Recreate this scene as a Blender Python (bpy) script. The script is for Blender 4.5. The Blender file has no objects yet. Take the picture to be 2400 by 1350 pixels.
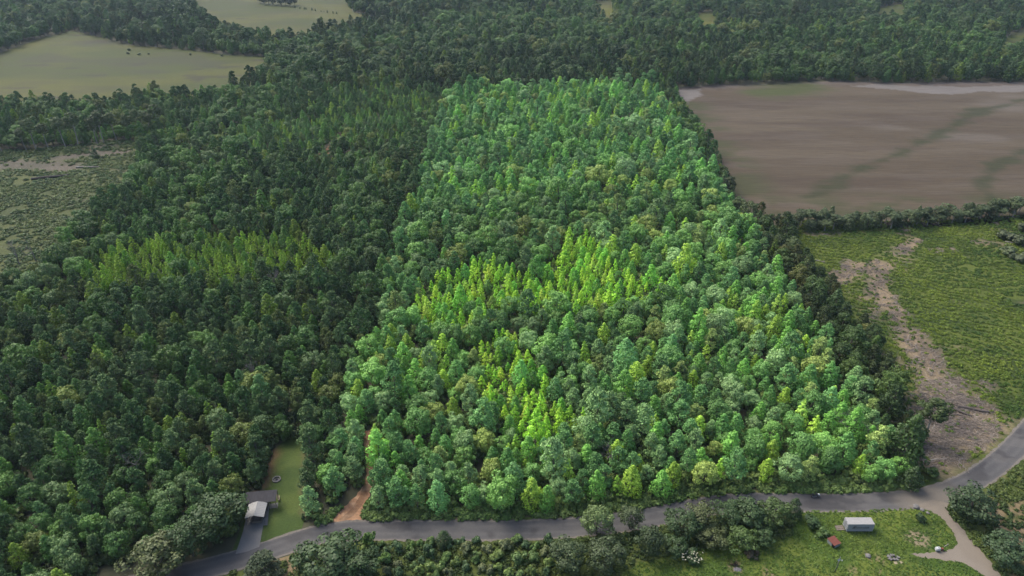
import bpy, bmesh, math, random
import numpy as np
from mathutils import Vector, Matrix, noise, geometry

# ------------------------------------------------------------------ camera, sky, sun, exposure
R = math.radians
random.seed(7)
rng = np.random.default_rng(11)
scene = bpy.context.scene
CAM_H, PITCH, FOC = 120.0, R(30.0), 1600.0           # metres, downward tilt, focal length for a 2400 px wide frame
CP, SP = math.cos(PITCH), math.sin(PITCH)
cam_d = bpy.data.cameras.new("camera")
cam = bpy.data.objects.new("camera", cam_d)
scene.collection.objects.link(cam)
cam.location = (0, 0, CAM_H)
cam.rotation_euler = (R(90) - PITCH, 0, 0)
cam_d.lens = 24.0; cam_d.sensor_width = 36.0
cam_d.clip_start = 1.0; cam_d.clip_end = 8000.0
scene.camera = cam

SUN_EL, SUN_AZ = R(50), R(-48)                       # azimuth from +Y (away from the camera), negative = left
world = bpy.data.worlds.new("World"); scene.world = world
world.use_nodes = True
wn = world.node_tree; wn.nodes.clear()
sky = wn.nodes.new("ShaderNodeTexSky"); sky.sky_type = 'NISHITA'; sky.sun_disc = False
sky.sun_elevation = SUN_EL; sky.sun_rotation = SUN_AZ % (2 * math.pi)
sky.air_density = 1.0; sky.dust_density = 4.0; sky.ozone_density = 1.0
bg = wn.nodes.new("ShaderNodeBackground"); bg.inputs['Strength'].default_value = 0.14
wo = wn.nodes.new("ShaderNodeOutputWorld")
wn.links.new(sky.outputs[0], bg.inputs[0]); wn.links.new(bg.outputs[0], wo.inputs[0])

sun_d = bpy.data.lights.new("sun", 'SUN'); sun_d.energy = 2.0; sun_d.angle = R(35); sun_d.color = (1.0, 0.95, 0.86)
sun = bpy.data.objects.new("sun", sun_d); scene.collection.objects.link(sun)
sdir = Vector((math.sin(SUN_AZ) * math.cos(SUN_EL), math.cos(SUN_AZ) * math.cos(SUN_EL), math.sin(SUN_EL)))
sun.rotation_euler = sdir.to_track_quat('Z', 'Y').to_euler()
sun.location = (0, 0, 600)

scene.view_settings.view_transform = 'Standard'
scene.view_settings.look = 'None'
scene.view_settings.exposure = 1.2
scene.view_settings.gamma = 1.0
scene.cycles.max_bounces = 5
scene.cycles.diffuse_bounces = 3
scene.cycles.glossy_bounces = 2
scene.cycles.transmission_bounces = 3
scene.cycles.volume_bounces = 0
scene.cycles.transparent_max_bounces = 4
scene.cycles.use_denoising = True

# ------------------------------------------------------------------ helpers
def W(px, py, h=0.0):
    """the place in the world, at height h, that the photograph shows at pixel (px, py) of 2400 x 1350"""
    a = (px - 1200.0) / FOC; b = (py - 675.0) / FOC
    d = (CAM_H - h) / (SP + CP * b)
    return (a * d, d * (CP - SP * b))
def proj(x, y, z):
    d = y * CP + (CAM_H - z) * SP
    return 1200 + FOC * x / d, 675 + FOC * ((CAM_H - z) * CP - y * SP) / d, d
def WP(pts):
    return [W(*p) for p in pts]

def inpoly(P, poly):
    P = np.asarray(P, float); x, y = P[:, 0], P[:, 1]
    ins = np.zeros(len(P), bool); n = len(poly)
    for i in range(n):
        x1, y1 = poly[i]; x2, y2 = poly[(i + 1) % n]
        if y1 == y2: continue
        c = ((y1 > y) != (y2 > y)) & (x < (x2 - x1) * (y - y1) / (y2 - y1) + x1)
        ins ^= c
    return ins
def pdist(P, line):
    P = np.asarray(P, float); best = np.full(len(P), 1e9)
    for (x1, y1), (x2, y2) in zip(line[:-1], line[1:]):
        vx, vy = x2 - x1, y2 - y1; L = vx * vx + vy * vy + 1e-9
        t = np.clip(((P[:, 0] - x1) * vx + (P[:, 1] - y1) * vy) / L, 0, 1)
        best = np.minimum(best, np.hypot(P[:, 0] - x1 - t * vx, P[:, 1] - y1 - t * vy))
    return best
def hash2(ix, iy, s):
    v = np.sin(ix * 127.1 + iy * 311.7 + s * 74.7) * 43758.5453
    return v - np.floor(v)
def vnoise(P, scale, seed=0, ax=1.0):
    x = P[:, 0] / scale / ax; y = P[:, 1] / scale
    ix, iy = np.floor(x), np.floor(y); fx, fy = x - ix, y - iy
    fx = fx * fx * (3 - 2 * fx); fy = fy * fy * (3 - 2 * fy)
    a = hash2(ix, iy, seed); b = hash2(ix + 1, iy, seed); c = hash2(ix, iy + 1, seed); d = hash2(ix + 1, iy + 1, seed)
    return (a * (1 - fx) + b * fx) * (1 - fy) + (c * (1 - fx) + d * fx) * fy
def fbm(P, scale, seed=0, ax=1.0):
    return 0.55 * vnoise(P, scale, seed, ax) + 0.3 * vnoise(P, scale * .43, seed + 5, ax) + 0.15 * vnoise(P, scale * .19, seed + 9, ax)
def sstep(a, b, x):
    t = np.clip((x - a) / (b - a), 0, 1); return t * t * (3 - 2 * t)

def link(o): scene.collection.objects.link(o); return o
def tag(o, label=None, cat=None, group=None, kind=None):
    if label: o['label'] = label
    if cat: o['category'] = cat
    if group: o['group'] = group
    if kind: o['kind'] = kind
    return o
def empty(name, loc, rz=0.0):
    o = bpy.data.objects.new(name, None); o.location = loc; o.rotation_euler = (0, 0, rz)
    o.empty_display_size = 0.5
    return link(o)
def mesh_np(name, V, F, mats, fmat=None, facevar=None, smooth=False):
    """V (n,3); F (m,k) with the same number of corners per face, or a list of tuples"""
    me = bpy.data.meshes.new(name)
    if isinstance(F, np.ndarray):
        m, k = F.shape
        me.vertices.add(len(V)); me.vertices.foreach_set('co', np.asarray(V, np.float32).ravel())
        me.loops.add(m * k); me.loops.foreach_set('vertex_index', F.astype(np.int32).ravel())
        me.polygons.add(m); me.polygons.foreach_set('loop_start', np.arange(0, m * k, k, dtype=np.int32))
    else:
        me.from_pydata([tuple(v) for v in V], [], F)
    for mt in mats: me.materials.append(mt)
    if fmat is not None: me.polygons.foreach_set('material_index', np.asarray(fmat, np.int32))
    if facevar is not None:
        at = me.attributes.new('leafvar', 'FLOAT', 'FACE'); at.data.foreach_set('value', np.asarray(facevar, np.float32))
    me.polygons.foreach_set('use_smooth', np.full(len(me.polygons), smooth))
    me.update(calc_edges=True); me.validate()
    return me

class MB:
    """collects boxes, bars and tubes into one mesh"""
    def __init__(s): s.v = []; s.f = []
    def add(s, vs, fs):
        n = len(s.v); s.v += [tuple(v) for v in vs]; s.f += [tuple(i + n for i in f) for f in fs]
    def box(s, c, d, rot=None):
        hx, hy, hz = d[0] / 2, d[1] / 2, d[2] / 2
        vs = [Vector((sx * hx, sy * hy, sz * hz)) for sx in (-1, 1) for sy in (-1, 1) for sz in (-1, 1)]
        if rot is not None: vs = [rot @ v for v in vs]
        vs = [v + Vector(c) for v in vs]
        s.add(vs, [(0, 1, 3, 2), (4, 6, 7, 5), (0, 4, 5, 1), (2, 3, 7, 6), (0, 2, 6, 4), (1, 5, 7, 3)])
    def tube(s, pts, rad, n=8, cap=True):
        rings = []; pts = [Vector(p) for p in pts]
        if not hasattr(rad, '__len__'): rad = [rad] * len(pts)
        base = len(s.v)
        for i, p in enumerate(pts):
            t = (pts[min(i + 1, len(pts) - 1)] - pts[max(i - 1, 0)]).normalized()
            a = t.orthogonal().normalized() if abs(t.z) < .95 else t.cross(Vector((0, 1, 0))).normalized()
            b = t.cross(a)
            for k in range(n):
                th = 2 * math.pi * k / n
                s.v.append(tuple(p + (a * math.cos(th) + b * math.sin(th)) * rad[i]))
        for i in range(len(pts) - 1):
            for k in range(n):
                k2 = (k + 1) % n
                s.f.append((base + i * n + k, base + i * n + k2, base + (i + 1) * n + k2, base + (i + 1) * n + k))
        if cap:
            s.f.append(tuple(base + k for k in range(n))[::-1]); e = base + (len(pts) - 1) * n
            s.f.append(tuple(e + k for k in range(n)))
    def prism(s, poly, z0, z1):
        n = len(poly)
        s.add([(x, y, z0) for x, y in poly] + [(x, y, z1) for x, y in poly],
              [tuple(range(n))[::-1], tuple(range(n, 2 * n))] + [(i, (i + 1) % n, n + (i + 1) % n, n + i) for i in range(n)])
    def mesh(s, name, mat, smooth=False):
        return mesh_np(name, s.v, s.f, [mat], smooth=smooth)
    def build(s, name, mat, parent=None, loc=None, rz=0.0, smooth=False, bevel=0.0):
        me = s.mesh(name, mat, smooth)
        if bevel:
            bm = bmesh.new(); bm.from_mesh(me)
            bmesh.ops.remove_doubles(bm, verts=bm.verts, dist=1e-5)
            bmesh.ops.recalc_face_normals(bm, faces=bm.faces)
            bmesh.ops.bevel(bm, geom=bm.edges[:], offset=bevel, segments=2, affect='EDGES')
            bm.to_mesh(me); bm.free()
        else:
            bm = bmesh.new(); bm.from_mesh(me); bmesh.ops.recalc_face_normals(bm, faces=bm.faces); bm.to_mesh(me); bm.free()
        o = bpy.data.objects.new(name, me); link(o)
        if parent: o.parent = parent
        if loc is not None: o.location = loc; o.rotation_euler = (0, 0, rz)
        return o

# ------------------------------------------------------------------ materials
def new_mat(name):
    m = bpy.data.materials.new(name); m.use_nodes = True
    nt = m.node_tree; nt.nodes.clear()
    out = nt.nodes.new('ShaderNodeOutputMaterial')
    return m, nt, out
def N(nt, t, **kw):
    n = nt.nodes.new(t)
    for k, v in kw.items(): setattr(n, k, v)
    return n
def rough_mat(name, col, col2=None, scale=3.0, rough=.8, bump=.0, metal=0.0, stretch=(1, 1, 1), spec=.3):
    m, nt, out = new_mat(name)
    p = N(nt, 'ShaderNodeBsdfPrincipled'); p.inputs['Roughness'].default_value = rough; p.inputs['Metallic'].default_value = metal
    p.inputs['Specular IOR Level'].default_value = spec
    tc = N(nt, 'ShaderNodeTexCoord'); mp = N(nt, 'ShaderNodeMapping'); mp.inputs['Scale'].default_value = stretch
    nt.links.new(tc.outputs['Object'], mp.inputs[0])
    nz = N(nt, 'ShaderNodeTexNoise'); nz.inputs['Scale'].default_value = scale; nz.inputs['Detail'].default_value = 6; nz.inputs['Roughness'].default_value = .65
    nt.links.new(mp.outputs[0], nz.inputs['Vector'])
    cr = N(nt, 'ShaderNodeValToRGB')
    cr.color_ramp.elements[0].position = .3; cr.color_ramp.elements[1].position = .7
    cr.color_ramp.elements[0].color = (*col, 1); cr.color_ramp.elements[1].color = (*(col2 or [c * 1.25 for c in col]), 1)
    nt.links.new(nz.outputs['Fac'], cr.inputs[0]); nt.links.new(cr.outputs[0], p.inputs['Base Color'])
    if bump:
        b = N(nt, 'ShaderNodeBump'); b.inputs['Strength'].default_value = bump; b.inputs['Distance'].default_value = .1
        nt.links.new(nz.outputs['Fac'], b.inputs['Height']); nt.links.new(b.outputs[0], p.inputs['Normal'])
    nt.links.new(p.outputs[0], out.inputs[0])
    return m
def leaf_mat(name, source, transl=.22, rough=.6):
    m, nt, out = new_mat(name)
    if source == 'object':
        oi = N(nt, 'ShaderNodeObjectInfo'); tint = oi.outputs['Color']
    else:
        at = N(nt, 'ShaderNodeAttribute', attribute_type='INSTANCER', attribute_name='tint'); tint = at.outputs['Color']
    lv = N(nt, 'ShaderNodeAttribute', attribute_type='GEOMETRY', attribute_name='leafvar')
    mr = N(nt, 'ShaderNodeMapRange'); mr.inputs['To Min'].default_value = .62; mr.inputs['To Max'].default_value = 1.42
    nt.links.new(lv.outputs['Fac'], mr.inputs['Value'])
    mh = N(nt, 'ShaderNodeMapRange'); mh.inputs['To Min'].default_value = .508; mh.inputs['To Max'].default_value = .494
    nt.links.new(lv.outputs['Fac'], mh.inputs['Value'])
    hs = N(nt, 'ShaderNodeHueSaturation')
    nt.links.new(tint, hs.inputs['Color']); nt.links.new(mr.outputs[0], hs.inputs['Value']); nt.links.new(mh.outputs[0], hs.inputs['Hue'])
    p = N(nt, 'ShaderNodeBsdfPrincipled'); p.inputs['Roughness'].default_value = rough; p.inputs['Specular IOR Level'].default_value = .3
    t = N(nt, 'ShaderNodeBsdfTranslucent')
    mx = N(nt, 'ShaderNodeMixShader'); mx.inputs[0].default_value = transl
    nt.links.new(hs.outputs[0], p.inputs['Base Color']); nt.links.new(hs.outputs[0], t.inputs['Color'])
    nt.links.new(p.outputs[0], mx.inputs[1]); nt.links.new(t.outputs[0], mx.inputs[2]); nt.links.new(mx.outputs[0], out.inputs[0])
    return m
def sheet_mat(name, fine=1.2, amp=.35, bump=.5, rough=.9, stretch=(1, 1, 1)):
    """ground whose own colour comes from a colour attribute, broken up by fine noise"""
    m, nt, out = new_mat(name)
    p = N(nt, 'ShaderNodeBsdfPrincipled'); p.inputs['Roughness'].default_value = rough; p.inputs['Specular IOR Level'].default_value = .15
    at = N(nt, 'ShaderNodeAttribute', attribute_type='GEOMETRY', attribute_name='ground_colour')
    tc = N(nt, 'ShaderNodeTexCoord'); mp = N(nt, 'ShaderNodeMapping'); mp.inputs['Scale'].default_value = stretch
    nt.links.new(tc.outputs['Object'], mp.inputs[0])
    nz = N(nt, 'ShaderNodeTexNoise'); nz.inputs['Scale'].default_value = fine; nz.inputs['Detail'].default_value = 7; nz.inputs['Roughness'].default_value = .7
    nt.links.new(mp.outputs[0], nz.inputs['Vector'])
    mr = N(nt, 'ShaderNodeMapRange'); mr.inputs['From Min'].default_value = .25; mr.inputs['From Max'].default_value = .75
    mr.inputs['To Min'].default_value = 1 - amp; mr.inputs['To Max'].default_value = 1 + amp
    nt.links.new(nz.outputs['Fac'], mr.inputs['Value'])
    hs = N(nt, 'ShaderNodeHueSaturation'); nt.links.new(at.outputs['Color'], hs.inputs['Color']); nt.links.new(mr.outputs[0], hs.inputs['Value'])
    nt.links.new(hs.outputs[0], p.inputs['Base Color'])
    b = N(nt, 'ShaderNodeBump'); b.inputs['Strength'].default_value = bump; b.inputs['Distance'].default_value = .25
    nt.links.new(nz.outputs['Fac'], b.inputs['Height']); nt.links.new(b.outputs[0], p.inputs['Normal'])
    nt.links.new(p.outputs[0], out.inputs[0])
    return m

M_leaf = leaf_mat('leaves', 'object'); M_leaf_i = leaf_mat('leaves_scattered', 'instancer')
M_needle = leaf_mat('needles', 'object', .1, .75); M_needle_i = leaf_mat('needles_scattered', 'instancer', .1, .75)
M_bark = rough_mat('bark', (.07, .06, .05), (.13, .115, .095), 6, .9, .4, stretch=(1, 1, .3))
M_bark_pale = rough_mat('pale_bark', (.14, .13, .115), (.25, .24, .21), 5, .9, .4, stretch=(1, 1, .3))
M_dead = rough_mat('dead_wood', (.09, .08, .078), (.16, .145, .14), 5, .95, .3)

# ------------------------------------------------------------------ plants: prototypes
def unit(n):
    v = rng.normal(size=(n, 3)); return v / np.linalg.norm(v, axis=1, keepdims=True)
def leaf_quads(C, Nrm, size, elong=1.0, droop=0.0):
    n = len(C)
    t = np.cross(Nrm, unit(n)); t /= np.linalg.norm(t, axis=1, keepdims=True) + 1e-9
    b = np.cross(Nrm, t)
    s = (size * rng.uniform(.65, 1.35, n))[:, None]
    k = [rng.uniform(.7, 1.2, (n, 1)) for _ in range(4)]
    v0 = C - t * s * k[0] * elong; v1 = C - b * s * k[1] * .8; v2 = C + t * s * k[2] * elong; v3 = C + b * s * k[3] * .8
    V = np.stack([v0, v1, v2, v3], 1).reshape(-1, 3)
    F = np.arange(4 * n).reshape(n, 4)
    return V, F
def lobed_crown(lobes, per, size, jit=.55, elong=1.0, up=.35):
    """lobes: (n,4) centres and radii; leaves sit on the outer shell of each lobe, facing out"""
    Cs, Ns, Vr = [], [], []
    cen = lobes[:, :3].mean(0)
    for x, y, z, r in lobes:
        m = int(per * (r / lobes[:, 3].mean()) ** 1.6) + 4
        d = unit(m); out = np.array([x, y, z]) - cen; out = out / (np.linalg.norm(out) + 1e-6)
        d = d + out * .55 + np.array([0, 0, up]); d /= np.linalg.norm(d, axis=1, keepdims=True)
        rad = r * rng.uniform(.72, 1.08, m)[:, None]
        Cs.append(np.array([x, y, z]) + d * rad * np.array([1, 1, .85]))
        nn = d + unit(m) * jit; Ns.append(nn / np.linalg.norm(nn, axis=1, keepdims=True))
        Vr.append(np.clip(rng.normal(.5, .2, m) + rng.normal(0, .1), 0, 1))
    C = np.concatenate(Cs); V, F = leaf_quads(C, np.concatenate(Ns), size, elong)
    return V, F, np.concatenate(Vr)

def trunk_mb(H, r0, lean, limbs, z0f=.3, forks=None):
    mb = MB()
    top = Vector((lean[0], lean[1], H * .86))
    pts = [Vector((0, 0, -.3)), Vector((0, 0, .15)), top * .35 + Vector((rng.normal(0, .08), rng.normal(0, .08), 0)), top * .7, top]
    mb.tube(pts, [r0 * 1.5, r0 * 1.1, r0 * .8, r0 * .5, r0 * .15], 7)
    for L in limbs:
        t = rng.uniform(z0f, .75); base = Vector((lean[0] * t, lean[1] * t, H * .86 * t))
        tip = Vector(L)
        if tip.z < base.z + .3: base.z = max(.5, tip.z - .8)
        mid = (base + tip) / 2 + Vector((0, 0, -.12 * (tip - base).length))
        mb.tube([base, mid, tip], [r0 * .42, r0 * .28, r0 * .08], 5, False)
    return mb

def proto_oak(Rc=3.6, H=9.4, base=.14):
    zc = H * (.5 + base / 2); rz = H * (1 - base) / 2
    n = 46; lob = []
    for i in range(n):
        d = unit(1)[0]; d[2] = d[2] * .9 + .22
        d /= np.linalg.norm(d); q = rng.uniform(.55, .84)
        sh = 1 + .22 * math.sin(3 * math.atan2(d[1], d[0]) + i % 3)
        r = rng.uniform(.24, .40) * Rc
        lob.append((d[0] * Rc * q * sh, d[1] * Rc * q * sh, zc + d[2] * rz * q, r))
    lob = np.array(lob)
    V, F, vr = lobed_crown(lob, 56, .225)
    tr = trunk_mb(H, .022 * H, (rng.normal(0, .3), rng.normal(0, .3)), [l[:3] for l in lob[:9]])
    return (V, F, vr), tr
def proto_sweetgum(Rc=2.75, H=8.6, base=.1, power=.60):
    lob = []; nl = 44
    for i in range(nl):
        t = (i + .5) / nl; z = H * (base + (1 - base) * t * .97)
        rr = Rc * min(1, (t / .2 + .35)) * (1 - t) ** power
        a = i * 2.399 + rng.uniform(-.5, .5); q = rng.uniform(.45, .92)
        lob.append((math.cos(a) * rr * q, math.sin(a) * rr * q, z, Rc * (.2 + .22 * (1 - t)) * rng.uniform(.75, 1.2)))
    lob.append((0, 0, H * .97, Rc * .16)); lob = np.array(lob)
    V, F, vr = lobed_crown(lob, 36, .195, up=.45)
    return (V, F, vr), trunk_mb(H, .015 * H, (rng.normal(0, .15), rng.normal(0, .15)), [l[:3] for l in lob[4:14]], .15)
def proto_poplar(Rc=2.1, H=7.8):
    lob = []; nl = 36
    for i in range(nl):
        t = (i + .5) / nl; z = H * (.06 + .94 * t)
        rr = Rc * min(1, t / .15 + .4) * (1 - t) ** .75
        a = i * 2.399 + rng.uniform(-.6, .6); q = rng.uniform(.45, 1.0)
        lob.append((math.cos(a) * rr * q, math.sin(a) * rr * q, z, Rc * (.16 + .2 * (1 - t)) * rng.uniform(.7, 1.25)))
    lob = np.array(lob)
    V, F, vr = lobed_crown(lob, 30, .17, up=.5)
    return (V, F, vr), trunk_mb(H, .011 * H, (rng.normal(0, .12), rng.normal(0, .12)), [l[:3] for l in lob[4:12]], .15)
def proto_pine(Rc=2.7, H=9.6, base=.25):
    lob = []; nl = 40
    for i in range(nl):
        t = rng.uniform(0, 1) ** .8; z = H * (base + (1 - base) * t * .95)
        rr = Rc * (1 - t ** 2.2) ** .6 * (.75 + .25 * min(1, t * 3))
        a = i * 2.399; q = rng.uniform(.35, .9)
        lob.append((math.cos(a) * rr * q, math.sin(a) * rr * q, z, Rc * rng.uniform(.2, .36)))
    lob = np.array(lob)
    V, F, vr = lobed_crown(lob, 50, .175, jit=1.1, elong=1.35, up=.5)
    return (V, F, vr), trunk_mb(H, .016 * H, (rng.normal(0, .15), rng.normal(0, .15)), [l[:3] for l in lob[:12]], .3)
def proto_tall(Rc=3.0, H=15.0):
    (V, F, vr), _ = proto_oak(Rc, H * .5, 0.0)
    V = V + np.array([0, 0, H * .5])
    lims = []
    for k in range(7):
        a = rng.uniform(0, 6.28); lims.append((math.cos(a) * Rc * .6, math.sin(a) * Rc * .6, H * rng.uniform(.62, .85)))
    return (V, F, vr), trunk_mb(H, .017 * H, (rng.normal(0, .7), rng.normal(0, .7)), lims, .45)
def proto_shrub(Rc=1.3, H=1.9):
    lob = []
    for i in range(16):
        a = rng.uniform(0, 6.28); q = rng.uniform(0, .75)
        lob.append((math.cos(a) * Rc * q, math.sin(a) * Rc * q, H * rng.uniform(.2, .75) * (1 - .4 * q), Rc * rng.uniform(.22, .4)))
    lob = np.array(lob)
    V, F, vr = lobed_crown(lob, 30, .17, up=.5)
    mb = MB()
    for k in range(5):
        l = lob[k]; mb.tube([(0, 0, -.1), (l[0] * .5, l[1] * .5, l[2] * .6), tuple(l[:3])], [.05, .035, .015], 4, False)
    return (V, F, vr), mb
def proto_dead(H=9.0, spread=3.2):
    mb = MB(); 
    def grow(p, d, L, r, lev):
        q = p + d * L; mb.tube([p, (p + q) / 2 + Vector(rng.normal(0, .05 * L, 3)), q], [r, r * .8, r * .55], 4 if lev else 6, False)
        if lev >= 4: return
        for k in range(3 if lev < 3 else 4):
            nd = (d + Vector(rng.normal(0, .55, 3)) + Vector((0, 0, .12))).normalized()
            grow(q if k else p + d * L * .7, nd, L * rng.uniform(.55, .8), r * .55, lev + 1)
    grow(Vector((0, 0, -.2)), Vector((0, 0, 1)), H * .33, .02 * H, 0)
    return mb

KINDS = {'oak_tree': (proto_oak, 8, 3.6, 11.0), 'sweetgum_tree': (proto_sweetgum, 8, 2.2, 11.0),
         'poplar_tree': (proto_poplar, 5, 1.35, 10.5), 'pine_tree': (proto_pine, 8, 2.4, 12.0),
         'tall_hardwood': (proto_tall, 4, 3.0, 15.0), 'shrub': (proto_shrub, 5, 1.3, 1.9)}
PROTO = {}
for kind, (fn, nv, rc, hh) in KINDS.items():
    PROTO[kind] = []
    lm, lmi = (M_needle, M_needle_i) if kind == 'pine_tree' else (M_leaf, M_leaf_i)
    bm_ = M_bark_pale if kind == 'tall_hardwood' else M_bark
    for i in range(nv):
        (V, F, vr), tr = fn()
        crown = mesh_np(kind + '_crown', V, F, [lm], facevar=vr)
        trunk = tr.mesh(kind + '_trunk', bm_, True)
        PROTO[kind].append((crown, trunk, (V, F, vr, tr, lmi, bm_)))
PROTO_COL = {}
def proto_collection(kind):
    """joined crown + trunk meshes the woodland masses scatter"""
    if kind in PROTO_COL: return PROTO_COL[kind]
    col = bpy.data.collections.new('forms_of_' + kind)
    for i, (crown, trunk, (V, F, vr, tr, lmi, bm_)) in enumerate(PROTO[kind]):
        n = len(V); m = len(F)
        faces = [tuple(f) for f in F] + [tuple(k + n for k in f) for f in tr.f]
        me = mesh_np('%s_form_%d' % (kind, i), [tuple(v) for v in V] + tr.v, faces, [lmi, bm_],
                     fmat=[0] * m + [1] * len(tr.f), facevar=np.concatenate([vr, np.full(len(tr.f), .5)]))
        o = bpy.data.objects.new('%s_form_%d' % (kind, i), me); col.objects.link(o)
    PROTO_COL[kind] = col
    return col
def scatter(name, col, nvar, P, rot, scl, tint, label, cat):
    """one object standing for an uncountable mass: points that carry copies of the forms in col"""
    P = np.asarray(P, np.float32); n = len(P)
    me = bpy.data.meshes.new(name); me.vertices.add(n); me.vertices.foreach_set('co', P.ravel())
    def att(nm, ty, data, key):
        a = me.attributes.new(nm, ty, 'POINT'); a.data.foreach_set(key, np.ascontiguousarray(data).ravel())
    att('pick', 'INT', rng.integers(0, nvar, n).astype(np.int32), 'value')
    att('turn', 'FLOAT_VECTOR', np.asarray(rot, np.float32), 'vector')
    att('size', 'FLOAT_VECTOR', np.asarray(scl, np.float32), 'vector')
    att('tint', 'FLOAT_VECTOR', np.asarray(tint, np.float32), 'vector')
    o = bpy.data.objects.new(name, me); link(o)
    ng = bpy.data.node_groups.new(name + '_scatter', 'GeometryNodeTree')
    ng.interface.new_socket('Geometry', in_out='INPUT', socket_type='NodeSocketGeometry')
    ng.interface.new_socket('Geometry', in_out='OUTPUT', socket_type='NodeSocketGeometry')
    gi = ng.nodes.new('NodeGroupInput'); go = ng.nodes.new('NodeGroupOutput')
    iop = ng.nodes.new('GeometryNodeInstanceOnPoints')
    ci = ng.nodes.new('GeometryNodeCollectionInfo'); ci.inputs['Collection'].default_value = col
    ci.inputs['Separate Children'].default_value = True; ci.inputs['Reset Children'].default_value = True
    def na(nm, ty):
        a = ng.nodes.new('GeometryNodeInputNamedAttribute'); a.data_type = ty; a.inputs['Name'].default_value = nm; return a.outputs['Attribute']
    er = ng.nodes.new('FunctionNodeEulerToRotation')
    L = ng.links.new
    L(gi.outputs[0], iop.inputs['Points']); L(ci.outputs[0], iop.inputs['Instance'])
    iop.inputs['Pick Instance'].default_value = True
    L(na('pick', 'INT'), iop.inputs['Instance Index'])
    L(na('turn', 'FLOAT_VECTOR'), er.inputs[0]); L(er.outputs[0], iop.inputs['Rotation'])
    L(na('size', 'FLOAT_VECTOR'), iop.inputs['Scale'])
    L(iop.outputs[0], go.inputs[0])
    md = o.modifiers.new('scatter', 'NODES'); md.node_group = ng
    return tag(o, label, cat, kind='stuff')

# ------------------------------------------------------------------ the lie of the land
PARCEL = WP([(718, 1250), (1052, 195, 8), (1530, 183, 8), (2143, 1148), (2000, 1167), (1880, 1167), (1740, 1160), (1650, 1167), (1580, 1190), (1450, 1216), (1200, 1230), (1000, 1234), (850, 1232)])
PASTURE = WP([(-120, 200), (0, 125), (100, 88), (165, 72), (210, 82), (310, 106), (440, 117), (520, 127), (630, 134), (640, 140, 2), (600, 155, 12), (520, 185, 12), (420, 196, 12), (350, 185, 12), (290, 198, 12), (200, 212, 12), (90, 206, 12), (-120, 212, 12)])
TOPFIELD = WP([(440, -30), (462, 26), (500, 42, 12), (560, 55, 12), (625, 66, 12), (700, 66, 12), (735, 60, 12), (820, 46, 10), (880, 40, 6), (865, 34), (830, 30), (815, 12), (830, -30)])
CLEAR_L = WP([(-160, 360), (60, 350), (160, 342), (290, 328), (330, 335), (315, 390, 7), (250, 440, 7), (190, 500, 7), (135, 555, 7), (90, 600, 8), (-40, 650, 8), (-160, 660)])
PLOUGH = WP([(1575, 207), (1700, 198), (1960, 190), (2110, 195), (2260, 191), (2400, 193), (2560, 196), (2600, 480, 8), (2400, 482, 8), (2250, 488, 8), (2100, 494, 8), (1950, 486, 8), (1850, 490, 8), (1760, 462, 11), (1722, 415, 11), (1700, 370, 11), (1650, 290, 10), (1600, 228, 8)])
CLEAR_R = WP([(1838, 540), (1850, 520), (1950, 514), (2100, 520), (2250, 514), (2400, 505), (2600, 496), (2620, 900), (2450, 955), (2400, 1015), (2370, 1050), (2330, 1088), (2270, 1122), (2200, 1148), (2150, 1150), (2150, 1120), (2152, 1060), (2126, 985), (2100, 920), (2062, 850), (2004, 770), (1950, 700), (1890, 640), (1862, 590)])
ROAD_C = WP([(240, 1392), (470, 1336), (560, 1311), (650, 1283), (720, 1260), (790, 1247), (860, 1243), (1000, 1243.5), (1150, 1243.5), (1300, 1239), (1420, 1229), (1520, 1214), (1600, 1197), (1680, 1183), (1760, 1177), (1880, 1178), (2000, 1178), (2120, 1172), (2200, 1159), (2265, 1134), (2320, 1100), (2365, 1062), (2400, 1026), (2440, 978), (2500, 900), (2560, 820)])
LAWN = WP([(642, 1052), (690, 1018), (716, 1040), (728, 1110), (722, 1190), (706, 1245), (692, 1262), (640, 1276), (608, 1282), (560, 1300), (545, 1290), (563, 1240), (566, 1170), (600, 1148), (615, 1140), (618, 1095)])
YARD = WP([(1440, 1360), (1500, 1320), (1580, 1302), (1660, 1285), (1760, 1280), (1850, 1252), (1880, 1197), (2000, 1196), (2140, 1192), (2186, 1192), (2215, 1222), (2240, 1262), (2262, 1300), (2320, 1365), (2100, 1420), (1500, 1420)])
SOUTH = WP([(300, 1400), (520, 1352), (620, 1320), (690, 1298), (760, 1272), (830, 1265), (1000, 1264), (1200, 1263), (1350, 1255), (1450, 1243), (1570, 1226), (1640, 1205), (1760, 1196), (1880, 1196), (2190, 1185), (2240, 1165), (2330, 1125), (2400, 1062), (2480, 960), (2700, 900), (2700, 1700), (300, 1700)])
DIRT_PATH = WP([(800, 1222), (835, 1190), (858, 1150), (868, 1100), (862, 1050), (858, 1010)])
DIRT_PAD = WP([(768, 1228), (790, 1198), (830, 1168), (858, 1130), (874, 1140), (858, 1180), (845, 1228)])
TRACK = WP([(760, 362), (785, 340), (800, 322)])
DRIVE_G = WP([(2170, 1176), (2205, 1200), (2240, 1250), (2290, 1310), (2330, 1362), (2380, 1440)])
LAWN_GAP = WP([(690, 1024), (680, 985), (690, 950)])
OPEN_SMALL = [WP([(2050, 20), (2118, 8), (2130, 20, 12), (2055, 28, 12)]), WP([(2350, 90), (2400, 66), (2500, 58), (2500, 100, 6), (2350, 102, 10)]),
              WP([(1370, 8), (1440, -4), (1442, 40, 12), (1428, 50, 12), (1400, 14, 12)]), WP([(1622, 36), (1668, 26), (1690, 44, 12), (1640, 50, 12)])]
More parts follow.
